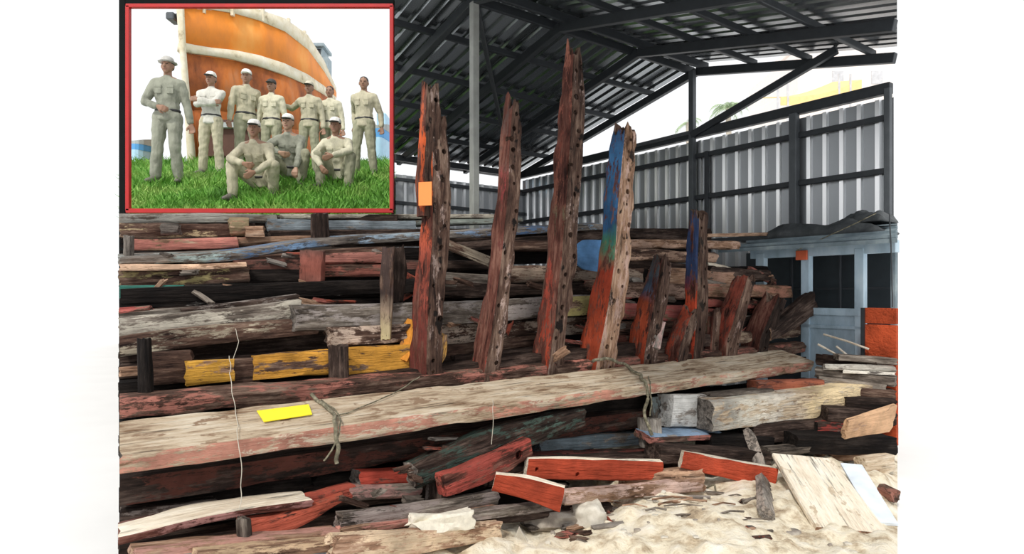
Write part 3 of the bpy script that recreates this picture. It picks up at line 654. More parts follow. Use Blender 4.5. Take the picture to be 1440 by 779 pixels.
T('timber', 'dark red timber below the blue grey plank', [(740,648,.22),(930,640,.22)], 16, .14, wood('dark', (.20,.06,.05), .55))
REDB = wood('redbrown', (.48,.075,.035), .93)
T('plank', 'red painted plank with two bolt holes facing the viewer', [(742,660,-.12),(840,660,-.3),(932,662,-.46)], 31, .06, {'*': REDB, 't': CR, 'e': CR}, cat='plank', jag=.006, chip=.006,
  holes=lambda fr: [(P(812,667,Db(812)-.25), fr[0], .017, .03), (P(755,660,Db(755)-.14), fr[0], .015, .03)])
T('plank', 'short red painted plank with a white cut end pointing right', [(694,679,-.22),(740,687,-.42),(791,703,-.62)], [27,30,36], .06, {'*': REDB, 't': CR, 'e': CR}, cat='plank', jag=.006, chip=.006)
T('plank', 'red painted plank with a whitish end lying across the grey post', [(960,646,-.62),(1030,661,-.80),(1092,672,-.95)], [24,27,28], .05, {'*': REDB, 't': CR, 'e': CR}, cat='plank', jag=.006, chip=.006)
T('timber', 'pinkish pale timber running right under the red plank with bolt holes', [(796,703,-.5),(900,692,-.6),(990,683,-.75)], 20, .10, wood('tan', (.66,.47,.40), .5))
T('timber', 'tan round timber behind the pinkish pale one', [(880,686,-.30),(990,676,-.45)], 34, .14, wood('tan', (.56,.36,.24), .5))
T('timber', 'dark brown beam behind the red plank with bolt holes', [(690,668,.05),(960,650,.02)], 36, .14, D)
T('timber', 'wooden knob end with rope hanging on it under the great beam', [(916,628,-.06),(915,590,-.02)], [26,30], .09, A, ref=(0,1,0), amp=.02, chip=.04)
T('timber', 'dark upright beside the roped knob end', [(928,612,.2),(927,560,.2)], [24,24], .08, wood('grey', (.20,.24,.24), .5), ref=(0,1,0))
T('block', 'speckled grey white stone-like block under the right of the great beam', [(946,579,-.02),(1006,577,-.05)], 46, .18, wood('ash', (.70,.69,.66), .6), cat='block', amp=.01)
T('plank', 'thin plank with a blue top and red edge below the speckled block', [(918,617,-.20),(1022,612,-.25)], 10, .2, {'*': wood('brown', (.40,.16,.13), .5), 't': wood('ash', (.30,.42,.58), .7)}, cat='plank', roll=10)
BIG2 = wood('pale', [(0,(.40,.37,.33)),(.2,(.74,.70,.60)),(.5,(.68,.61,.52)),(.6,(.78,.62,.38)),(1,(.80,.64,.40))], .55, spots=(.20,.15,.12))
T('beam', 'thick pale yellowish beam with a grey left end at the right of the pile', [(1003,586,-.35),(1110,573,-.55),(1246,556,-1.5)], [44,42,34], .22, {'*': BIG2, 'e': A}, roll=4, cat='beam', amp=.012, chip=.03)
T('timber', 'grey weathered left half lying on the thick pale beam', [(1000,560,-.12),(1090,552,-.3)], 12, .16, G, amp=.012)
T('timber', 'red brown block lying under the right end of the great beam', [(1066,545,-.12),(1160,543,-.6)], 18, .16, wood('redbrown', (.44,.14,.08), .6))
T('timber', 'dark red plank end right of the thick pale beam', [(1196,558,-.95),(1248,551,-1.45)], 16, .14, wood('brown', (.40,.12,.10), .6))
T('timber', 'grey post with bolt holes leaning behind the red plank at the right', [(1082,727,-1.0),(1072,660,-.85),(1056,612,-.62)], [24,22,18], .07, wood('ash', (.52,.44,.38), .45), ref=(0,1,0), amp=.012,
  holes=lambda fr: [(P(1066,640,Db(1066)-.82), fr[0], .014, .05), (P(1073,668,Db(1073)-.9), fr[0], .014, .05), (P(1080,700,Db(1080)-.98), fr[0], .015, .05)])
T('timber', 'dark beam in the shade under the thick pale beam', [(1060,612,-.4),(1180,600,-1.0)], 28, .2, D)
T('timber', 'dark red timber with a black end under the thick pale beam', [(1150,606,-.9),(1232,604,-1.6)], 24, .12, {'*': wood('dark', (.30,.05,.04), .5), 'e': BK})
T('board', 'tan board leaning up at the right edge of the pile', [(1192,603,-1.75),(1258,588,-2.25)], [30,44], .05, wood('tan', (.72,.45,.27), .7), roll=20, cat='board')
T('timber', 'grey slat under the dark red timber with the black end', [(1085,638,-.75),(1236,622,-1.7)], 12, .14, G)
T('log', 'pinkish short log lying on the sand at the right', [(1158,643,-.95),(1236,637,-1.0)], 16, .10, wood('tan', (.55,.32,.24), .5), cat='log')
T('log', 'pale short log at the right edge beside the pinkish one', [(1218,658,-1.1),(1260,652,-1.1)], 22, .12, PA, cat='log')
T('timber', 'long grey plank right of the great beam end, below the orange board', [(1146,524,-.25),(1258,538,-1.75)], 13, .2, G)
T('timber', 'brown plank right of the great beam end, in front of the blue cabin', [(1140,546,-.4),(1260,556,-1.85)], 12, .2, B)
T('timber', 'thin pale strip lying at the right under the orange board', [(1188,523,-.85),(1260,526,-1.75)], 5, .10, wood('ash', (.74,.70,.62), .6))
T('timber', 'dark heap timber right of the great beam end', [(1148,506,-.1),(1232,517,-1.3)], 16, .2, D, amp=.02)
for i, (x0, y0, x1, y1, o0, o1, lb) in enumerate(((1158,470,1222,491,-.05,-.95,'thin white rail with a pale tip before the blue cabin'), (1150,484,1190,508,-.1,-.6,'thin white stick lower left of the white rail'), (1176,487,1214,520,-.4,-.95,'thin white stick crossing under the white rail'))):
    g = MB(); g.tube([P(x0,y0,Db(x0)+o0), P((x0+x1)/2,(y0+y1)/2-1,Db((x0+x1)/2)+(o0+o1)/2), P(x1,y1,Db(x1)+o1)], .011, 7)
    props(g.build('rail', CR, smooth=50), lb, 'rail')
# --- the boards on the sand
WB = wood('cream', spots=(.62,.50,.36))
def board_quad(name, label, q, th, mats, **kw):
    a = (q[0]+q[3])/2; b_ = (q[1]+q[2])/2          # q: far-left, near-left, near-right, far-right of the top face
    L = (b_-a).normalized(); Wd = ((q[3]-q[0]).length+(q[2]-q[1]).length)/2
    N = (q[3]-q[0]); N = (N-L*N.dot(L)).normalized(); up = L.cross(N)
    if up.z < 0: up = -up
    c = [a.lerp(b_, i/3)-up*th/2 for i in range(4)]
    me, M, order, fr = timber_mesh(c, [(Wd, th)]*4, ref=N, mats=mats, **kw)
    return place_timber(name, label, 'board', me, M, order)
board_quad('board', 'broad cream board lying tilted on the sand at the lower right', [P(1086,634,5.15), P(1143,742,4.25), P(1256,749,4.15), P(1172,648,5.05)], .045, {'*': wood('tan', (.55,.28,.2), .4), 'f': WB, 't': WB, 'd': WB}, amp=.002, chip=.006, jag=.006)
board_quad('board', 'light blue white panel half hidden behind the cream board', [P(1178,652,4.98), P(1236,735,4.35), P(1257,735,4.35), P(1217,652,4.98)], .02, {'*': plain('pale_blue_panel', (.70,.77,.84), .5)}, amp=.001, chip=.002, jag=.003)
T('timber', 'reddish scrap of wood on the light blue panel at the right edge', [(1232,689,-1.45),(1252,699,-1.5)], 13, .08, wood('brown', (.45,.2,.15), .5))
# --- filling of the pile; timbers in the gaps are coloured dark for shade
rr = random.Random(21)
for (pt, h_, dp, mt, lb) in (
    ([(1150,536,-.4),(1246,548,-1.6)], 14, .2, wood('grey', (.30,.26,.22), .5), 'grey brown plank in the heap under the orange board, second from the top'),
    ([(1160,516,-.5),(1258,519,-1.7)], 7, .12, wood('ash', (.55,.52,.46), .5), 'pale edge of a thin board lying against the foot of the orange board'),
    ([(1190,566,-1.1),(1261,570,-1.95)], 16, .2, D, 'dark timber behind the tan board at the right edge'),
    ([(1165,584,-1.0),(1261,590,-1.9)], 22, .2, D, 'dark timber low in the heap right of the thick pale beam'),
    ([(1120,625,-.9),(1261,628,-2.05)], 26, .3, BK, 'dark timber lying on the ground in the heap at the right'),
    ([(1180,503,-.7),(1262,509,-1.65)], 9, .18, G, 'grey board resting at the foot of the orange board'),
    ([(870,545,.3),(1135,512,.35)], 30, .2, D, 'dark filler timber coloured for the shade beneath the right end of the great beam'),  # this and the next dark timbers stand in for shade under the beams
    ([(930,640,-.35),(1085,648,-.75)], 26, .2, D, 'dark filler timber coloured for the shade behind the right red plank with a whitish end'),
    ([(1000,622,-.25),(1090,626,-.6)], 22, .2, BK, 'black filler timber coloured for the shadow below the thick pale beam'),
    ([(780,590,.5),(1150,548,.3)], 40, .2, BK, 'black filler timber coloured for the shade behind the speckled block'),
    ([(780,620,.6),(1100,590,.3)], 36, .2, BK, 'black filler timber coloured for the shade behind the roped knob end')):
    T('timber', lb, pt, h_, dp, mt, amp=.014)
T('timber', 'dark timber right at the back of the pile top under the red frame', [(169,312,2.55),(560,312,2.5)], 24, .14, D)
y = 336  # near-black filler timbers carry the shade of the pile's gaps
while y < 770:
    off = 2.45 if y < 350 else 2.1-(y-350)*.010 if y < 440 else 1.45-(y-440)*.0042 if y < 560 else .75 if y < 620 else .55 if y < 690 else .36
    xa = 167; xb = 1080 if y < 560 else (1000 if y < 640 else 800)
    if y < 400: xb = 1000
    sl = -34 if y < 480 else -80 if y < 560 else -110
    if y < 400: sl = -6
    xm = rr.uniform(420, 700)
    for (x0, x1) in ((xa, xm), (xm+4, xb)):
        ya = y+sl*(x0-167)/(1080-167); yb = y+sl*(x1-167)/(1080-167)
        T('timber', 'dark timber added deep in the pile, coloured for the shade of its gaps', [(x0,ya,off),(x1,yb,off+rr.uniform(-.05,.05))], 24+rr.uniform(-3,4), .24, BK if rr.random() < .5 else D, group='shade-coloured filler timbers inside the pile', step=.15, kk=3)
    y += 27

# loose splinters and broken bits lying about on the pile
rr = random.Random(77)
bits = [wood('brown'), wood('tan'), wood('ash'), wood('dark', (.34,.08,.05), .5), wood('grey'), wood('brown', (.45,.15,.12), .5)]
for i in range(95):
    zone = rr.random()
    if zone < .5: px = rr.uniform(600, 1100); py = rr.uniform(395, 486)-(px-600)*.02; off = .88+(486-py)*.004
    elif zone < .75: px = rr.uniform(190, 600); py = rr.uniform(330, 470); off = 1.9-(py-330)*.0055
    else: px = rr.uniform(480, 1000); py = 690-(px-480)*.10+rr.uniform(-60, 40); off = .12-(py-600)*.002
    ln = rr.uniform(10, 46); a = rr.gauss(0, .45); h_ = rr.uniform(4, 11)
    dx, dy = ln*math.cos(a), ln*math.sin(a)*.7
    T('splinter', 'small broken splinter of old wood lying loose on the pile', [(px-dx/2,py-dy/2,off),(px+dx/2,py+dy/2,off+rr.uniform(-.06,.06))], h_, rr.uniform(.02,.06), bits[i % 6], cat='splinter', group='loose splinters on the pile', kk=3, jag=.05, amp=.008, step=.03)

for i in range(60):
    px = rr.uniform(720, 1075); py = rr.uniform(694, 772); d = .985*EYE*F/(py-HOR)
    ln = rr.uniform(8, 40); a = rr.gauss(0, .5)
    T('wood_chip', 'small chip of broken wood lying on the sand before the pile', [(px-ln/2*math.cos(a),py-ln/4*math.sin(a),d*(1+.0022*ln*math.sin(a)*.5)),(px+ln/2*math.cos(a),py+ln/4*math.sin(a),d*(1-.0022*ln*math.sin(a)*.5))], rr.uniform(3, 9), rr.uniform(.02,.07), bits[i % 6], cat='wood chip', group='wood chips on the sand', abs_d=True, kk=3, jag=.04, amp=.008, step=.03)
# ------------------------------------------------------------------ people
SPH = [Vector((math.cos(a)*math.cos(e), math.sin(a)*math.cos(e), math.sin(e))) for e in [(-80+i*160/6)*PI/180 for i in range(7)] for a in [k*2*PI/10 for k in range(10)]]
class Flesh:                   # smooth union of convex swellings -> one continuous surface
    def __init__(s): s.v = []; s.f = []
    def hull(s, *ells):
        pts = []
        for e in ells:
            c = Vector(e[0]); r = e[1]; r = (r, r, r) if not isinstance(r, (tuple, list)) else r
            R = e[2] if len(e) > 2 else None
            for q in SPH:
                p = Vector((q.x*r[0], q.y*r[1], q.z*r[2])); pts.append(c+(R @ p if R else p))
        bm = bmesh.new()
        for p in pts: bm.verts.new(p)
        bmesh.ops.convex_hull(bm, input=bm.verts[:]); bm.verts.index_update()
        b = len(s.v); s.v += [v.co.copy() for v in bm.verts]; s.f += [[v.index+b for v in f.verts] for f in bm.faces]; bm.free()
    def build(s, name, mat, parent, vox=.012, smooth=2, crease=0):
        me = bpy.data.meshes.new(name); me.from_pydata(s.v, [], s.f)
        t = bpy.data.objects.new('tmp', me); COL.objects.link(t)
        md = t.modifiers.new('r', 'REMESH'); md.mode = 'VOXEL'; md.voxel_size = vox
        if smooth: m2 = t.modifiers.new('s', 'SMOOTH'); m2.factor = .5; m2.iterations = smooth
        bpy.context.view_layer.update(); dg = bpy.context.evaluated_depsgraph_get()
        new = bpy.data.meshes.new_from_object(t.evaluated_get(dg)); bpy.data.objects.remove(t); bpy.data.meshes.remove(me)
        if crease:
            for v in new.vertices: v.co += v.normal*(noise.noise(v.co*13+parent.location)*crease+noise.noise(Vector((v.co.x*9, v.co.y*9, v.co.z*17))+parent.location)*crease*.45)
        new.name = name; new.shade_smooth(); new.materials.clear()
        return link(name, new, mat, parent)
def ik(a, b, l1, l2, pole):
    a, b = Vector(a), Vector(b); d = b-a; n = min(d.length, (l1+l2)*.999); d.normalize()
    x = (l1*l1-l2*l2+n*n)/(2*n); h = math.sqrt(max(0, l1*l1-x*x))
    p = Vector(pole); p = (p-d*p.dot(d)).normalized()
    return a+d*x+p*h, a+d*n
M_SKIN = plain('brown_skin', (.30,.165,.105), .55, var=.08, bump=0); M_SKIN2 = plain('light_brown_skin', (.43,.26,.175), .55, var=.08, bump=0)
M_HAIR = plain('black_hair', (.018,.016,.016), .6); M_EYE = plain('dark_eye', (.02,.015,.012), .3, bump=0); M_LIP = plain('lips', (.30,.12,.09), .5, bump=0)
M_BELT = plain('black_belt', (.03,.03,.03), .45); M_BOOT = plain('dusty_boot', (.16,.145,.125), .7)
def cloth(n, c): return blotch(n, [(.3, [x*.62 for x in c]), (.5, c), (.7, [min(1, x*1.22) for x in c])], scale=9, stretch=(1,1,.45), rough=.9, bump=.9, dist=.03)
M_KG = cloth('grey_uniform', (.29,.30,.24)); M_KH = cloth('khaki_uniform', (.50,.465,.335)); M_KL = cloth('light_khaki_uniform', (.63,.60,.45)); M_KW = cloth('white_grey_shirt', (.62,.61,.55)); M_KO = cloth('olive_uniform', (.35,.345,.24))
M_CW = cloth('white_cap', (.88,.87,.82)); M_CG = cloth('grey_cap', (.50,.49,.46)); M_CB = cloth('dark_cap', (.07,.065,.06)); M_CK = cloth('khaki_cap', (.62,.58,.46)); M_VEST = cloth('dark_green_satchel', (.12,.15,.12))
def person(label, px, d, H, shirt, trousers, cap=None, skin=M_SKIN, yaw=0, pelvis=(0,0,.94), lean=0, hands=None, feet=None, knees=None, elbows=None, look=(0,0), rise=0, toes=None, brim=None, kneel=None):
    s = H/1.72; base = P(px, 410, d); base.z = hill_z(d)+.0+rise
    root = empty('person', base, label, 'person', 'men in khaki uniforms', rz=0); root.rotation_euler[2] = yaw; root.scale = (s, s, s)
    pel = Vector(pelvis); ln = math.radians(lean)
    sp = Vector((0, -math.sin(ln), math.cos(ln))); fw = Vector((0, -math.cos(ln), -math.sin(ln)))
    Rt = Matrix.Rotation(ln, 3, 'X')
    chest = pel+sp*.33; neck = pel+sp*.51
    sh = {k: neck-sp*.085+Vector((k*.172, 0, 0)) for k in (-1, 1)}
    hip = {k: pel+Vector((k*.092, 0, -.03)) for k in (-1, 1)}
    feet = feet or {-1: (-.12, .02, .085), 1: (.12, .0, .085)}
    cy, sy = math.cos(yaw), math.sin(yaw)
    def lift(f_):
        f_ = Vector(f_); f_.z += (hill_z(d+(f_.x*sy+f_.y*cy)*s)-hill_z(d))/s; return f_
    feet = {k: lift(feet[k]) for k in feet}
    hands = hands or {-1: (-.27, -.04, .84), 1: (.27, -.04, .84)}
    knees = knees or {-1: (-.1, -1, 0), 1: (.1, -1, 0)}
    elbows = elbows or {-1: (-.4, 1, 0), 1: (.4, 1, 0)}
    Bd, St, Tr = Flesh(), Flesh(), Flesh()
    # torso
    Bd.hull((pel, (.145,.095,.10), Rt), (pel+sp*.15, (.125,.085,.08), Rt)); Bd.hull((pel+sp*.15, (.125,.085,.08), Rt), (chest, (.15,.10,.12), Rt))
    Bd.hull((chest, (.15,.10,.12), Rt), (sh[-1], .055), (sh[1], .055), (neck, (.07,.06,.04)))
    St.hull((pel+sp*.02, (.168,.122,.06), Rt), (pel+sp*.16, (.152,.110,.08), Rt)); St.hull((pel+sp*.16, (.152,.110,.08), Rt), (chest, (.172,.122,.12), Rt))
    St.hull((chest, (.172,.122,.12), Rt), (sh[-1], .068), (sh[1], .068), (neck-sp*.01, (.085,.075,.03), Rt))
    St.hull((neck+sp*.0+fw*.01, (.075,.07,.03), Rt), (neck+sp*.025, (.062,.058,.02), Rt))        # collar
    St.hull((pel-sp*.07, (.176,.128,.03), Rt), (pel+sp*.05, (.164,.118,.03), Rt))                    # skirt of the shirt
    for k in (-1, 1):                                                                              # breast pockets with flaps
        g = MB(); c_ = chest+Vector((k*.078, 0, 0))+fw*.116-sp*.0
        g.box(c_-sp*.015, .085, .016, .095, Rt); g.box(c_+sp*.035+fw*.006, .092, .016, .034, Rt); g.build('pocket', shirt, root, bevel=.004)
    Tr.hull((pel+sp*.05, (.150,.112,.03), Rt), (pel-sp*.04, (.165,.115,.075), Rt), (hip[-1], .10), (hip[1], .10))
    # head
    hc = neck+sp*.03+Vector((0, -.015, .125)); yh = Matrix.Rotation(look[0], 3, 'Z') @ Matrix.Rotation(look[1], 3, 'X')
    def hd(x, y, z): return hc+yh @ Vector((x, y, z))
    Bd.hull((neck-sp*.03, .058), (hc+Vector((0, .015, -.06)), .050))
    Bd.hull((hd(0,.012,.03), (.074,.094,.088), yh), (hd(0,-.01,-.03), (.066,.078,.07), yh))
    Bd.hull((hd(0,-.02,-.03), (.062,.068,.06), yh), (hd(0,-.05,-.085), (.032,.032,.026), yh))
    Bd.hull((hd(0,-.087,.012), (.010,.010,.012), yh), (hd(0,-.107,-.028), (.017,.014,.011), yh))
    Bd.hull((hd(-.035,-.075,.03), (.02,.012,.008), yh), (hd(.035,-.075,.03), (.02,.012,.008), yh))
    for k in (-1, 1): Bd.hull((hd(k*.078,.012,.0), (.010,.020,.030), yh), (hd(k*.072,.005,-.02), (.010,.014,.014), yh))
    # arms
    for k in (-1, 1):
        e, wv = ik(sh[k], hands[k], .285, .255, elbows[k]); fdir = (wv-e).normalized()
        Bd.hull((sh[k], .050), (e, .038)); Bd.hull((e, .038), (e.lerp(wv, .35), .037), (wv, .026))
        St.hull((sh[k], .066), (sh[k].lerp(e, .5), .062), (e, .054)); St.hull((e, .054), (e.lerp(wv, .5), .05), (wv-fdir*.03, .043))
        side = fdir.cross(fw if abs(fdir.dot(fw)) < .85 else sp).normalized(); nrm = side.cross(fdir).normalized()
        inw = Vector((-k, 0, 0)); 
        if nrm.dot(inw) < 0: nrm = -nrm
        kn = wv+fdir*.088
        Bd.hull((wv, (.026,.024,.024)), (kn-side*.030, .015), (kn+side*.030, .015))
        for i, (o_, ln_) in enumerate(((-.033,.062), (-.011,.078), (.011,.074), (.033,.056))):
            a = kn+side*o_; b_ = a+(fdir*.85+nrm*.45).normalized()*ln_*.55; c_ = b_+(fdir*.45+nrm*.9).normalized()*ln_*.5
            Bd.hull((a, .0105), (b_, .0098)); Bd.hull((b_, .0098), (c_, .0085))
        th = wv+fdir*.03+side*(.028)+nrm*.008; t2 = th+(fdir*.7+side*.6+nrm*.4).normalized()*.045; t3 = t2+(fdir*.9+nrm*.5).normalized()*.03
        Bd.hull((th, .016), (t2, .0125)); Bd.hull((t2, .0125), (t3, .010))
    # legs, boots
    for k in (-1, 1):
        kn, an = ik(hip[k], feet[k], .42, .405, knees[k])
        Bd.hull((hip[k], .085), (kn, .054)); Bd.hull((kn, .054), (kn.lerp(an, .35)+Vector((0,.012,0)), .054), (an, .036))
        Tr.hull((hip[k], .105), (hip[k].lerp(kn, .55), .09), (kn, .074)); Tr.hull((kn, .074), (kn.lerp(an, .5), .076), (an.lerp(kn, .10), .068))
        Bo = Flesh(); tv = Vector(toes[k] if toes else (k*.25, -1, 0)).normalized()
        if kneel == k:
            Bo.hull((an, .05), (an+Vector((0,.0,-.03)), .045)); Bo.hull((an, .045), (an+Vector((0,.05,-.11)), (.042,.03,.03)))
            Bd.hull((an, .036), (an+Vector((0,.04,-.09)), .03))
        else:
            Bo.hull((an+Vector((0,0,.05)), .052), (an, .05)); Bo.hull((an+Vector((0,0,-.045))-tv*.045, (.043,.043,.038)), (an, .048), (an+tv*.12+Vector((0,0,-.05)), (.045,.045,.034)), (an+tv*.165+Vector((0,0,-.055)), (.036,.036,.026)))
            Bd.hull((an, .036), (an+tv*.13+Vector((0,0,-.05)), .025))
        Bo.build('boot', M_BOOT, root, .012)
    Bd.build('body', skin, root, .0085, 1)
    St.build('shirt', shirt, root, .011, 2, .011); Tr.build('trousers', trousers, root, .012, 2, .011)
    # belt, face, cap or hair
    Bl = Flesh(); Bl.hull((pel+sp*.045, (.172,.126,.016), Rt), (pel+sp*.075, (.172,.126,.016), Rt)); Bl.build('belt', M_BELT, root, .012, 1)
    for k in (-1, 1):
        Ey = Flesh(); Ey.hull((hd(k*.030,-.083,.012), (.012,.007,.006), yh)); Ey.build('eye', M_EYE, root, .004, 0)
    Mo = Flesh(); Mo.hull((hd(-.018,-.086,-.058), (.009,.006,.005), yh), (hd(.018,-.086,-.058), (.009,.006,.005), yh)); Mo.build('mouth', M_LIP, root, .004, 0)
    Hr = Flesh(); Hr.hull((hd(0,.022,.045), (.080,.095,.080), yh), (hd(0,.055,-.0), (.070,.062,.05), yh)); Hr.build('hair', M_HAIR, root, .01, 1)
    if cap:
        Cp = Flesh(); Cp.hull((hd(0,.010,.062), (.088,.108,.03), yh), (hd(0,.014,.085), (.082,.098,.055), yh))
        co_ = Cp.build('cap', cap, root, .010, 2)
        Br = Flesh()
        if brim == 'round': Br.hull((hd(0,.01,.05), (.125,.145,.010), yh), (hd(0,.01,.056), (.10,.12,.012), yh))
        else: Br.hull((hd(0,-.06,.052), (.078,.05,.010), yh), (hd(0,-.130,.040), (.060,.045,.008), yh))
        Br.build('brim', M_CB if brim == 'dark' else cap, co_, .009, 1)
    return root
person('man at the left in a grey uniform and round hat, one hand at his belt', 236, 8.75, 1.74, M_KG, M_KG, M_CG, brim='round', yaw=.1, hands={-1: (-.06,-.17,1.02), 1: (.30,.02,.80)}, elbows={-1: (-1,.3,-.2), 1: (.4,1,0)}, feet={-1: (-.15,-.03,.085), 1: (.13,.03,.085)})
pa = person('man in a whitish shirt and white cap with folded arms', 297, 10.5, 1.70, M_KW, M_KH, M_CW, brim='dark', hands={-1: (.10,-.20,1.17), 1: (-.12,-.21,1.21)}, elbows={-1: (-1,-.3,-.6), 1: (1,-.3,-.6)}, feet={-1: (-.14,0,.085), 1: (.15,.0,.085)})
person('man in pale khaki and white cap turned sideways against the orange hull', 346, 10.9, 1.78, M_KH, M_KO, M_CW, yaw=.7, look=(-.5,0))
person('man in dark cap and khaki shirt, arms at his sides, centre of the standing row', 382, 11.0, 1.62, M_KL, M_KO, M_CB)
person('man in khaki with one arm stretched out to the left touching the hull', 435, 11.2, 1.60, M_KH, M_KO, M_CK, hands={-1: (-.58,.02,1.33), 1: (.27,-.02,.84)}, elbows={-1: (-.2,1,-.5), 1: (.4,1,0)}, brim='dark')
person('bareheaded shorter man in light khaki second from the right', 464, 11.4, 1.54, M_KL, M_KO, None)
person('bareheaded man in an untucked khaki jacket at the far right', 512, 9.9, 1.56, M_KH, M_KO, None, yaw=-.15, look=(.2,0), hands={-1: (-.22,.12,.92), 1: (.29,.06,.86)}, feet={-1: (-.15,0,.085), 1: (.17,.03,.085)})
person('squatting man in white cap at the left with a forearm on his raised knee', 356, 8.0, 1.62, M_KH, M_KH, M_CW, brim='dark', pelvis=(.06,.16,.30), lean=30, hands={-1: (.02,-.36,.40), 1: (.16,-.34,.30)}, elbows={-1: (-1,-.1,-.2), 1: (1,0,-.2)}, feet={-1: (-.20,-.16,.085), 1: (.24,.06,.085)}, knees={-1: (-.45,-1,.8), 1: (.6,-1,.1)}, look=(.15,0), skin=M_SKIN)
person('squatting man in white cap and grey shirt in the middle, arm hanging to the grass', 408, 8.7, 1.62, M_KG, M_KO, M_CW, brim='dark', skin=M_SKIN2, pelvis=(0,.14,.27), lean=24, hands={-1: (-.04,-.32,.42), 1: (.20,-.38,.12)}, elbows={-1: (-1,-.2,0), 1: (1,-.1,.2)}, feet={-1: (-.18,-.12,.085), 1: (.18,-.08,.085)}, knees={-1: (-.6,-1,.7), 1: (.6,-1,.7)})
person('squatting man in white cap at the right with arms crossed over his knee', 472, 8.6, 1.58, M_KL, M_KO, M_CW, brim='dark', pelvis=(.02,.14,.26), lean=24, hands={-1: (-.12,-.32,.26), 1: (.06,-.36,.40)}, elbows={-1: (-1,-.1,0), 1: (1,-.2,0)}, feet={-1: (-.18,-.10,.085), 1: (.22,-.14,.085)}, knees={-1: (-.4,-1,.5), 1: (.5,-1,.9)})

# ------------------------------------------------------------------ red-framed opening and what stands on the bank
M_BLKP = plain('black_paint', (.006,.008,.008), .8); M_BLKP.node_tree.nodes['Principled BSDF'].inputs['Specular IOR Level'].default_value = .1
M_RED = plain('red_paint', (.43,.009,.009), .5, var=.1)
fo = P(366, 153, 6.8); fr_ = empty('display_frame', (fo.x, 6.8, 0), 'bright red rectangular frame at the upper left around the group of men', 'frame')
def fbar(name, a, b_, w_, h_, mat):
    g = MB(); g.bar(Vector(a)-fr_.location, Vector(b_)-fr_.location, w_, h_); return g.build(name, mat, fr_, recentre=False, bevel=.004)
k_ = 6.8/F
x0, x1 = P(180.5,0,6.8).x, P(551,0,6.8).x; zt, zb = P(0,8.8,6.8).z, P(0,296.5,6.8).z
fbar('top_rail', (x0-2.2*k_,6.8,zt), (x1+2.2*k_,6.8,zt), .05, 5.2*k_, M_RED); fbar('bottom_rail', (x0-2.2*k_,6.8,zb), (x1+2.2*k_,6.8,zb), .05, 6*k_, M_RED)
fbar('stile', (x0,6.8,zb), (x0,6.8,zt), 5.4*k_, .05, M_RED); fbar('stile', (x1,6.8,zb), (x1,6.8,zt), 5.4*k_, .05, M_RED)
dk = P(173,0,6.85).x; zt2 = P(0,2.5,6.85).z
fbar('leg', (dk,6.86,0), (dk,6.86,zt2+.02), 9*k_, .06, M_BLKP); fbar('leg', (x1,6.86,0), (x1,6.86,zt2), 4*k_, .04, M_BLKP); fbar('head_bar', (dk-4.5*k_,6.86,zt2), (x1+2*k_,6.86,zt2), .05, 7*k_, M_BLKP)
# boat
M_OR = blotch('orange_hull_paint', [(.3, (.62,.20,.03)), (.5, (.86,.27,.02)), (.72, (.90,.42,.10))], scale=1.1, stretch=(1,1,.5), rough=.6, bump=.1)
M_RUST = blotch('rusty_orange_hull', [(.28, (.10,.035,.015)), (.44, (.36,.10,.025)), (.58, (.58,.17,.03)), (.75, (.50,.22,.10))], scale=1.4, stretch=(1,1,.6), rough=.8, bump=.3)
M_CREAM = blotch('chipped_cream_paint', [(.3, (.30,.24,.14)), (.42, (.70,.62,.44)), (.7, (.86,.82,.70))], scale=3.5, rough=.75, bump=.3)
M_KEEL = plain('dark_brown_bottom', (.10,.045,.03), .8); M_GREY = plain('blue_grey_paint', (.40,.44,.44), .7)
boat = empty('boat', (P(262,0,12.6).x, 12.6, hill_z(13)), 'large wooden boat with orange hull and cream rails behind the men', 'boat')
st = [  # px, depth, rail top, rail low, orange low, rub low, chine, foot
 (256,12.5, 2, 12, 62, 74, 150, 228), (275,12.75, 3, 13, 66, 78, 150, 228), (300,13.1, 6, 15, 70, 81, 152, 228), (330,13.5, 9, 20, 73, 86, 158, 228), (365,13.95, 15, 30, 80, 95, 168, 228), (400,14.6, 27, 45, 91, 107, 178, 229), (432,15.7, 50, 70, 106, 121, 182, 232), (455,17.0, 86, 101, 122, 134, 186, 236), (472,18.6, 124, 130, 138, 147, 190, 240)]
def cen(d): return Vector((P(256,0,12.5).x+.14*(d-12.5), d))
def far(p): c = cen(p.y); return Vector((2*c.x-p.x, p.y+.05, p.z))
def strip(name, r0, r1, mat, out0=0, out1=0, thick=.05):
    g = MB(); vs = []; fs = []; n = len(st); sub = 4
    for side in (0, 1):
        base = len(vs)
        for i in range((n-1)*sub+1):
            f_ = i/sub; k = min(n-2, int(f_)); f_ -= k
            a = [st[k][j]+(st[k+1][j]-st[k][j])*(f_*f_*(3-2*f_)*.0+f_) for j in range(8)]
            for r, o_ in ((r0, out0), (r1, out1)):
                p = P(a[0], a[2+r], a[1]); p.z = max(p.z, boat.location.z) if r == 5 else p.z
                p.x -= .0; p.y -= o_
                if r >= 4: p.x += (.10 if r == 4 else .35)*min(1, k/3+.1); p.y += .25*(r-3)
                if side: p = far(p)
                vs.append(p-boat.location)
        m2 = (n-1)*sub+1
        for i in range(m2-1): fs.append((base+2*i, base+2*i+2, base+2*i+3, base+2*i+1))
    g.add(vs, fs); o = g.build(name, mat, boat, smooth=40, recentre=False); md = o.modifiers.new('t', 'SOLIDIFY'); md.thickness = thick; md.offset = 0
    return o
strip('bulwark', 1, 2, M_OR); strip('rail', 0, 1, M_CREAM, .04, .04, .06); strip('rub_rail', 2, 3, M_CREAM, .08, .10, .08)
strip('hull_planking', 3, 4, M_RUST); strip('bottom', 4, 5, M_RUST)
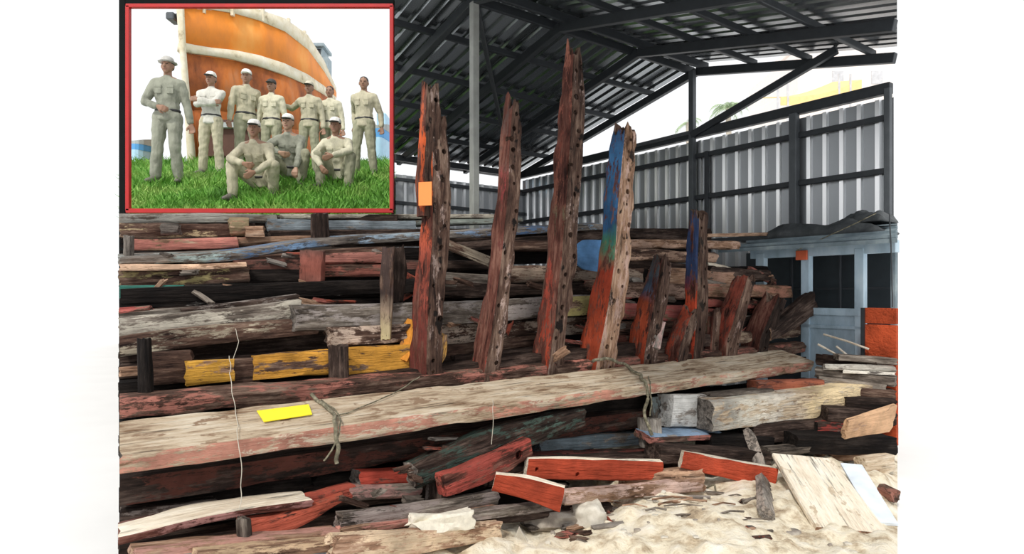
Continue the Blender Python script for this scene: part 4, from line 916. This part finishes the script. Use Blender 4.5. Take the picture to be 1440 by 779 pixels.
g = MB(); g.tube([P(253,2,12.4)-boat.location, P(257,70,12.42)-boat.location, P(263,140,12.5)-boat.location, P(270,229,12.7)-boat.location], [.07,.06,.06,.08], 6); g.build('stem_post', M_CREAM, boat, smooth=60, recentre=False)
g = MB(); g.box(P(330,198,12.9)-boat.location, 1.15, .5, .72); g.build('keel_block', M_KEEL, boat, recentre=False)
g = MB(); g.box(P(334,180,12.8)-boat.location, 1.2, .5, .10); g.build('ledge', M_GREY, boat, recentre=False)
g = MB(); g.box(P(244,26,12.5)-boat.location, .16, .3, .14); g.bar(P(239,24,12.5)-boat.location, P(254,22,12.5)-boat.location, .10, .08); g.build('anchor_roller', M_STEEL, boat, recentre=False, bevel=.02)
for i, (px, y_, d_) in enumerate(((290,6,13),(330,10,13.5),(372,18,14.1),(408,33,14.9),(430,50,15.7))):
    g = MB(); p = P(px, y_, d_)-boat.location; g.box(p+Vector((0,-.1,-.08)), .06, .08, .30); g.build('stanchion', M_CREAM, boat, recentre=False)
cab = P(449,80,18); g = MB(); c = cab-boat.location
g.box(c, .34, .6, .30); g.box(c+Vector((0,0,.2)), .48, .8, .08); g.box(c+Vector((.17,-.1,-.35)), .3, .4, .5); wh = g.build('wheelhouse', plain('grey_blue_wheelhouse', (.30,.38,.42), .6), boat, recentre=False)
g = MB(); g.box(c+Vector((.03,-.305,.02)), .2, .01, .18); g.build('window', M_STEELD, wh, recentre=False)
# blue boats far behind, left and right of the men
M_SKYB = plain('bright_blue_hull', (.10,.36,.72), .5, var=.05); M_SKYB2 = plain('pale_blue_band', (.45,.70,.88), .5, var=.05); M_BROWNB = plain('brown_shed', (.30,.20,.15), .8)
def small_boat(px0, px1, yt, ym, yb, d, label, cabin=None):
    a = P(px0, yt, d); b_ = P(px1, yb, d); e = empty('boat', ((a.x+b_.x)/2, d, hill_z(d)), label, 'boat', 'small blue boats in the distance')
    for nm, y0, y1, mat, w_ in (('gunwale', yt-4, yt, M_GREY, 1.04), ('hull', yt, ym, M_SKYB, 1), ('lower_hull', ym, yb+34, M_SKYB2, .94)):
        p0, p1 = P(px0, y0, d), P(px1, y1, d); g = MB(); L_ = (p1.x-p0.x)*w_; n = 10; vs = []; fs = []
        for i in range(n+1):
            f_ = -1+2*i/n; wd = .45*(1-abs(f_)**3)+.02
            for z in (p0.z, p1.z):
                for sg in (-1, 1): vs.append(Vector((f_*L_/2, sg*wd, z+.12*f_*f_*(1 if z == p0.z else 0)))-Vector((0, 0, e.location.z)))
        for i in range(n):
            o_ = 4*i
            fs += [(o_,o_+4,o_+6,o_+2), (o_+1,o_+3,o_+7,o_+5), (o_,o_+1,o_+5,o_+4), (o_+2,o_+6,o_+7,o_+3)]
        fs += [(0,2,3,1), (4*n,4*n+1,4*n+3,4*n+2)]
        g.add(vs, fs); g.build(nm, mat, e, recentre=False)
    if cabin:
        q0, q1 = P(cabin[0], cabin[2], d), P(cabin[1], yt, d); g = MB(); g.box(Vector(((q0.x+q1.x)/2, d, (q0.z+q1.z)/2))-e.location, q1.x-q0.x, .5, q0.z-q1.z); g.build('cabin', M_SKYB2, e, recentre=False, bevel=.02)
small_boat(184, 224, 209, 217, 226, 13.6, 'blue boat hull at the left edge of the framed bank behind the grey-clad man')
small_boat(527, 549, 188, 200, 214, 13.6, 'blue boat behind the far right man at the right edge of the red frame', cabin=(533, 546, 163))

# ------------------------------------------------------------------ the blue cabin at the right
M_CB1 = blotch('flaking_pale_blue_paint', [(.3, (.24,.33,.40)), (.5, (.40,.53,.63)), (.72, (.58,.69,.76))], scale=3, stretch=(1,1,.4), rough=.75, bump=.2)
M_CBD = blotch('slate_roof_boards', [(.3, (.10,.14,.16)), (.5, (.17,.22,.25)), (.72, (.30,.36,.38))], scale=4, rough=.75, bump=.3)
def cl(q, o=.95, z=0): return COR+NW*o+W_*q+Vector((0, 0, z))     # along the cabin's front
def q_at(px, o=.95):
    k = (px-720)/F; p = COR+NW*o
    return (k*p.y-p.x)/(W_.x-k*W_.y)
def zq(px, py, o=.95): return EYE-(py-HOR)/F*cl(q_at(px, o), o).y
cb = empty('cabin', cl(q_at(1160)), 'pale blue wooden boat cabin with open windows at the right', 'cabin')
RW = Matrix((W_, -NW, Vector((0,0,1)))).transposed()
def cbox(name, pa, pb, z0, z1, mat, o=.95, th=.06, parent=None, roll=None, bevel=.004):
    a, b_ = q_at(pa, o), q_at(pb, o); g = MB(); c = cl((a+b_)/2, o, (z0+z1)/2)-cb.location
    g.box(c, b_-a, th, z1-z0, RW); return g.build(name, mat, parent or cb, recentre=False, bevel=bevel)
zs, zh = zq(1170, 437), zq(1160, 352)
cbox('window_sill', 1126, 1214, zs-.05, zs+.03, M_CB1, th=.12)
cbox('lower_panel', 1128, 1213, .1, zs-.05, M_CB1)
cbox('panel_batten', 1128, 1213, zs-.20, zs-.16, M_CB1, o=.99, th=.03)
cbox('head_rail', 1058, 1262, zh-.06, zh+.07, M_CB1, th=.10)
for a, b_ in ((1065.5,1077), (1129,1140.5), (1204,1217)): cbox('post', a, b_, .1, zh, M_CB1, o=.96, th=.09)
cbox('post', 1253.5, 1261, .1, zh, M_CBD, o=.9, th=.05)
for a in (1112, 1180): cbox('mullion', a, a+3, zs, zh, M_STEELD, o=.6, th=.03)
cbox('lower_panel', 1218, 1261, .1, zs-.25, M_CB1, o=.9)
cbox('cross_rail', 1078, 1261, zq(1170,407), zq(1170,404), M_STEELD, o=.55, th=.03)
cbox('shade_panel', 1050, 1262, .1, zh+.05, plain('cabin_shade_colour', (.022,.03,.036), .8), o=.40, th=.03)  # added dark panel stands in for the shade seen through the windows
g = MB()      # roof: sloping boarded top with an overhang
a0, a1 = q_at(1030), q_at(1262)
vs = [cl(a0,1.25,zh+.02), cl(q_at(1262,1.25),1.25,zh+.02), cl(q_at(1262,.15),.15,zh+.27), cl(a0+.35,.15,zh+.24), cl(a0,1.25,zh+.06), cl(q_at(1262,1.25),1.25,zh+.06), cl(q_at(1262,.15),.15,zh+.33), cl(a0+.35,.15,zh+.30)]
g.add([v-cb.location for v in vs], [(0,3,2,1),(4,5,6,7),(0,1,5,4),(1,2,6,5),(2,3,7,6),(3,0,4,7)]); g.build('roof', M_CBD, cb, recentre=False)
g = MB()
for i in range(3):
    o_ = 1.18-.33*i; z = zh+.07+.075*i+.02
    g.bar(cl(a0+.05+.1*i, o_, z)-cb.location, cl(q_at(1261, o_), o_, z)-cb.location, .05, .03)
g.build('roof_batten', M_CBD, cb, recentre=False)
# dark tarpaulin bundle on the roof
M_TARP = blotch('dark_tarpaulin', [(.3, (.02,.024,.027)), (.55, (.055,.062,.066)), (.75, (.12,.13,.13))], scale=5, rough=.6, bump=.5, dist=.03)
def lump(name, label, cat, q0, q1, o0, o1, zb_, zt_, mat, sd):
    g = MB(); nx, ny = 28, 10; vs = []; fs = []
    for i in range(nx+1):
        for j in range(ny+1):
            u, v = i/nx, j/ny; e = min(1, 5*min(u, 1-u, v, 1-v)); q = cl(q0+(q1-q0)*u, o0+(o1-o0)*v, zb_+(zt_-zb_)*e**.5*(.75+.5*noise.noise(Vector((u*6, v*3, sd))))); vs.append(q)
    for i in range(nx):
        for j in range(ny): k = i*(ny+1)+j; fs.append((k, k+1, k+ny+2, k+ny+1))
    g.add(vs, fs); o = g.build(name, mat, smooth=60); md = o.modifiers.new('t', 'SOLIDIFY'); md.thickness = .02; return props(o, label, cat)
lump('tarpaulin', 'dark crumpled tarpaulin lying along the cabin roof', 'tarpaulin', q_at(1078,.6), q_at(1258,.45), .85, .35, zh+.17, zh+.34, M_TARP, 2)
lump('tarpaulin', 'second dark bundle heaped on the right end of the cabin roof', 'tarpaulin', q_at(1186,.6), q_at(1256,.45), .75, .35, zh+.30, zh+.43, M_TARP, 8)
g = MB(); g.box(cl(q_at(1128,1.02), 1.03, zq(1128,359,1.02)), .13, .03, .11, RW); props(g.build('tag', plain('orange_red_card', (.60,.12,.05), .7), bevel=.003), 'small orange-red tag nailed under the cabin roof edge', 'tag')
M_ORB = wood('redbrown', (.52,.085,.03), .92)
qa, qb = q_at(1213,1.25), q_at(1262,1.25); g = MB()
ob = empty('hatch_board', cl((qa+qb)/2, 1.25, 0), 'upright orange-red board standing before the cabin at the right edge', 'board')
zz0, zz1 = zq(1235,514,1.25), zq(1235,433,1.25)
for nm, z0, z1, mt, o_ in (('upper_panel', zz1-.16, zz1, M_ORB, 1.25), ('lower_panel', .06, zz1-.17, M_ORB, 1.25)):
    g = MB(); g.box(cl((qa+qb)/2, o_, (z0+z1)/2)-ob.location, qb-qa, .05, z1-z0, RW); g.build(nm, mt, ob, recentre=False, bevel=.004)
g = MB(); g.box(cl(qa+.02, 1.285, zz1/2)-ob.location, .035, .03, zz1, RW); g.build('edge_strip', M_STEELD, ob, recentre=False)

# ------------------------------------------------------------------ tags, ropes, wires
M_TAGY = plain('yellow_card', (.92,.76,.02), .6, var=.02, bump=0); M_TAGO = plain('orange_card', (.90,.26,.06), .6, var=.04, bump=0)
L_ = Lb; N_b = Vector((-L_.y, L_.x, 0)).normalized(); U_b = L_.cross(N_b); r_ = math.radians(15)
N2b = N_b*math.cos(r_)+U_b*math.sin(r_); U2b = L_.cross(N2b)
fa = P(166,642,3.0)
def on_beam(px, v, up=.004):        # a point on the beam's top face: column px of the front edge, v metres back from it
    k = (px-720)/F; p = fa+U2b*up+N2b*v; t_ = (k*p.y-p.x)/(L_.x-k*L_.y); return p+L_*t_
g = MB(); c0, c1, c2, c3 = on_beam(371,.15,.010), on_beam(439,.17,.010), on_beam(434,.31,.010), on_beam(361,.30,.010)
n_ = U2b*.004; g.add([c0,c1,c2,c3,c0+n_,c1+n_,c2+n_,c3+n_], [(0,3,2,1),(4,5,6,7),(0,1,5,4),(1,2,6,5),(2,3,7,6),(3,0,4,7)])
props(g.build('tag', M_TAGY), 'bright yellow rectangular tag lying on the great pale beam', 'tag')
d1 = Db(600)+.80-.19
g = MB(); a = P(588,256,d1); b_ = P(608,289,d1); g.box((a+b_)/2, b_.x-a.x, .008, a.z-b_.z, Matrix.Rotation(-.30, 3, 'Z')); props(g.build('tag', M_TAGO), 'orange square tag pinned on the first rib', 'tag')
M_ROPE = blotch('frayed_rope', [(.3, (.05,.045,.03)), (.5, (.15,.135,.09)), (.7, (.36,.32,.23))], scale=30, rough=.95, bump=.4)
M_WIRE = plain('pale_wire', (.50,.46,.38), .7)
def rope(name, label, cat, pts, r, mat, wig=.012, sd=1):
    P_ = [Vector(p) for p in pts]; out = []
    for i in range(len(P_)-1):
        for k in range(6):
            f_ = k/6; q = P_[i].lerp(P_[i+1], f_); out.append(q+Vector((noise.noise(q*9+Vector((sd,0,0))), noise.noise(q*9+Vector((0,sd,0)))*.5, noise.noise(q*9-Vector((0,0,sd)))))*wig)
    out.append(P_[-1]); g = MB(); g.tube(out, r, 6, 0); return props(g.build(name, mat, smooth=70), label, cat)
def drop(px, py, d=None): return P(px, py, d or Db(px)-.06)
rope('rope', 'frayed green-grey rope draped over the left part of the great beam', 'rope', [on_beam(436,.42,.03), on_beam(455,.30,.02), on_beam(466,.17,.02), on_beam(470,.02,.02), drop(470,600,Db(470)-.05), drop(472,625,Db(470)-.05), drop(474,652,Db(470)-.05)], .012, M_ROPE, wig=.03, sd=3)
rope('rope', 'thin loose strand hanging beside the frayed green-grey rope', 'rope', [on_beam(452,.33,.02), on_beam(476,.12,.02), on_beam(480,.01,.02), drop(476,612), drop(466,634), drop(455,648)], .005, M_ROPE, sd=5)
rope('rope', 'pale strand of rope running back from the frayed rope towards the ribs', 'rope', [on_beam(470,.1,.012), on_beam(520,.22,.012), on_beam(562,.36,.02), drop(590,530,Db(590)+.55)], .004, M_ROPE, sd=7)
rope('rope', 'knotted pale rope looped over the right part of the great beam', 'rope', [drop(834,510,Db(850)+.48), drop(850,503,Db(850)+.50), on_beam(876,.38,.03), on_beam(895,.2,.02), on_beam(905,.03,.02), drop(908,560), drop(910,590,Db(910)-.11), drop(917,612,Db(910)-.14)], .014, M_ROPE, wig=.03, sd=9)
rope('rope', 'thin rope end hanging right of the knotted pale rope', 'rope', [on_beam(912,.1,.02), on_beam(915,.0,.02), drop(916,560), drop(914,585,Db(914)-.1)], .006, M_ROPE, sd=11)
rope('wire', 'thin pale wire hanging down the left part of the pile', 'wire', [drop(322,500,Db(325)+.72), drop(326,540,Db(325)+.45), on_beam(330,.38,.015), on_beam(336,.02,.012), drop(338,640), drop(337,680,Db(337)-.06), drop(336,716,Db(337)-.12)], .0022, M_WIRE, wig=.02, sd=13)
rope('wire', 'short curled wire rising above the yellow timbers at the left', 'wire', [drop(330,505,Db(330)+.75), drop(337,480,Db(330)+.78), drop(331,462,Db(330)+.8)], .002, M_WIRE, sd=15)
rope('wire', 'thin wire hanging below the middle of the great beam', 'wire', [on_beam(693,.06,.008), on_beam(694,.0,.01), drop(694,575), drop(691,625)], .0022, M_WIRE, sd=17)
rope('wire', 'thin dark cable hanging at the right edge before the blue cabin', 'wire', [cl(q_at(1251,1.3),1.3,zq(1251,300,1.3)), cl(q_at(1254,1.3),1.3,zq(1254,380,1.3)), cl(q_at(1255,1.3),1.3,zq(1255,432,1.3))], .006, M_STEELD, wig=.004, sd=19)
rope('wire', 'thin slack line strung across the cabin roof', 'wire', [cl(q_at(1120,1.2),1.2,zq(1120,352,1.2)), cl(q_at(1180,1.1),1.1,zq(1180,325,1.1)), cl(q_at(1232,.9),.9,zq(1232,300,.9))], .006, M_ROPE, wig=.004, sd=20)

# ------------------------------------------------------------------ sand, shards, foam
vs = []; fs = []; nx, ny = 170, 110
def sand_h(x, y): return max(-.02, .075+.10*noise.noise(Vector((x*1.3, y*1.3, 1)))+.055*noise.noise(Vector((x*4, y*4, 2)))+.04*noise.noise(Vector((x*11, y*11, 3))))
for j in range(ny+1):
    d = 3.2+4.0*j/ny
    for i in range(nx+1):
        px = 470+(1262-470)*i/nx; x = (px-720)/F*d; e = min(1, (1262-px)/16, (px-470)/60, (7.2-d)/.6)
        vs.append((x, d, max(.004, sand_h(x, d)*max(0, e)+.004)))
for j in range(ny):
    for i in range(nx): k = j*(nx+1)+i; fs.append((k, k+1, k+nx+2, k+nx+1))
g = MB(); g.add(vs, fs); props(g.build('sand', M_SAND, recentre=False, smooth=80), 'pale yellowish sand spread in front of the pile', 'sand', kind='stuff')
def chunk(name, label, cat, c, sx, sy, sz, mat, sd, sharp=.35, group=None, rot=0):
    bm = bmesh.new(); bmesh.ops.create_icosphere(bm, subdivisions=3, radius=1)
    R = Matrix.Rotation(rot, 3, 'Y')
    for v in bm.verts:
        p = v.co.copy(); m_ = max(abs(p.x), abs(p.y), abs(p.z)); p = p.lerp(p/m_, .55); p *= 1+sharp*noise.noise(p*1.7+Vector((sd,sd,0)))+.12*noise.noise(p*5+Vector((0,sd,0)))
        v.co = R @ Vector((p.x*sx/2, p.y*sy/2, p.z*sz/2))
    me = bpy.data.meshes.new(name); bm.to_mesh(me); bm.free(); shade(me, 50); o = link(name, me, mat); o.location = c; return props(o, label, cat, group)
M_FOAM = plain('white_foam', (.74,.69,.58), .9, var=.12, scale=40, bump=.5); M_ROCK = blotch('pale_rubble', [(.3, (.36,.32,.27)), (.5, (.58,.54,.46)), (.7, (.76,.72,.64))], scale=7, rough=.95, bump=.5)
M_RUBD = blotch('grey_rubble', [(.3, (.12,.10,.085)), (.5, (.30,.26,.22)), (.7, (.50,.46,.39))], scale=7, rough=.95, bump=.5)
me_ = None
T('foam_block', 'long white foam lump lying on the slats at the bottom middle', [(588,740,-.40),(625,735,-.42),(667,730,-.44)], [24,21,25], .11, M_FOAM, cat='foam', amp=.03, chip=.07, jag=.05, step=.02)
def shard(px, y0, y1, w_, d, label, lean, mat, th=.025):
    g = MB(); a = P(px, y0, d); b_ = P(px, y1, d); h_ = a.z-b_.z; w2 = w_*d/F; pr = [(-w2/2,0), (w2/2,0), (w2*.42,h_*.35), (lean*w2,h_), (-w2*.3,h_*.4)]
    vs = [Vector((b_.x+x, d+s_*th-z*.3, b_.z+z)) for s_ in (-.5, .5) for x, z in pr]; n = len(pr)
    g.add(vs, [tuple(range(n-1,-1,-1)), tuple(range(n, 2*n))]+[(i, (i+1) % n, n+(i+1) % n, n+i) for i in range(n)]); props(g.build('shard', mat, bevel=.003), label, 'shard')
shard(730, 736, 778, 34, 4.02, 'pointed pale shard sticking up from the sand at the bottom middle', .0, M_ROCK)
shard(706, 745, 782, 30, 4.05, 'grey splintered shard left of the pointed pale one', -.2, M_RUBD)
chunk('rubble_chunk', 'pale stone lying on the sand below the pinkish timber', 'stone', P(828,723,4.25), .20, .16, .16, M_ROCK, 3)
chunk('rubble_chunk', 'greyish lump under the timbers right of the pointed shard', 'stone', P(780,728,4.3), .42, .22, .14, M_RUBD, 5)
chunk('rubble_chunk', 'grey clump of rubble on the sand left of the cream board', 'stone', P(1026,742,4.35), .24, .18, .13, M_RUBD, 7)
chunk('rubble_chunk', 'small grey stone by the near corner of the cream board', 'stone', P(1112,752,4.15), .12, .10, .06, M_RUBD, 9)
rs = random.Random(12)
for i in range(46):
    px = rs.uniform(740, 1240); py = rs.uniform(708, 776); d = EYE*F/(py-HOR)*.97
    x = (px-720)/F*d
    if 1060 < px and py < 758: continue
    chunk('pebble', 'small grey brown pebble scattered on the sand', 'pebble', Vector((x, d, max(0,sand_h(x, d))+.006)), rs.uniform(.015,.05), rs.uniform(.015,.04), rs.uniform(.01,.03), M_RUBD if rs.random() < .6 else M_ROCK, i, group='pebbles on the sand')
for i in range(16):
    px = rs.uniform(860, 1060); py = rs.uniform(700, 745); d = EYE*F/(py-HOR)*.97; x = (px-720)/F*d; a = rs.uniform(-.5, .5); z = max(0, sand_h(x, d))+.012; ln = rs.uniform(.12, .35)
    g = MB(); g.tube([(x-ln/2, d-a*ln/2, z), (x, d, z+.015), (x+ln/2, d+a*ln/2, z)], rs.uniform(.004,.009), 5)
    props(g.build('stick', wood('grey') if i % 2 else wood('tan')), 'thin broken stick lying on the sand under the red planks', 'stick', 'broken sticks on the sand')
rope('rope', 'tangled grey root-like rope under the red plank at the right', 'rope', [P(985,690,5.05), P(1005,683,5.0), P(1008,700,4.95), P(1030,706,4.9), P(1044,694,4.85), P(1060,700,4.8)], .008, M_ROPE, wig=.03, sd=23)
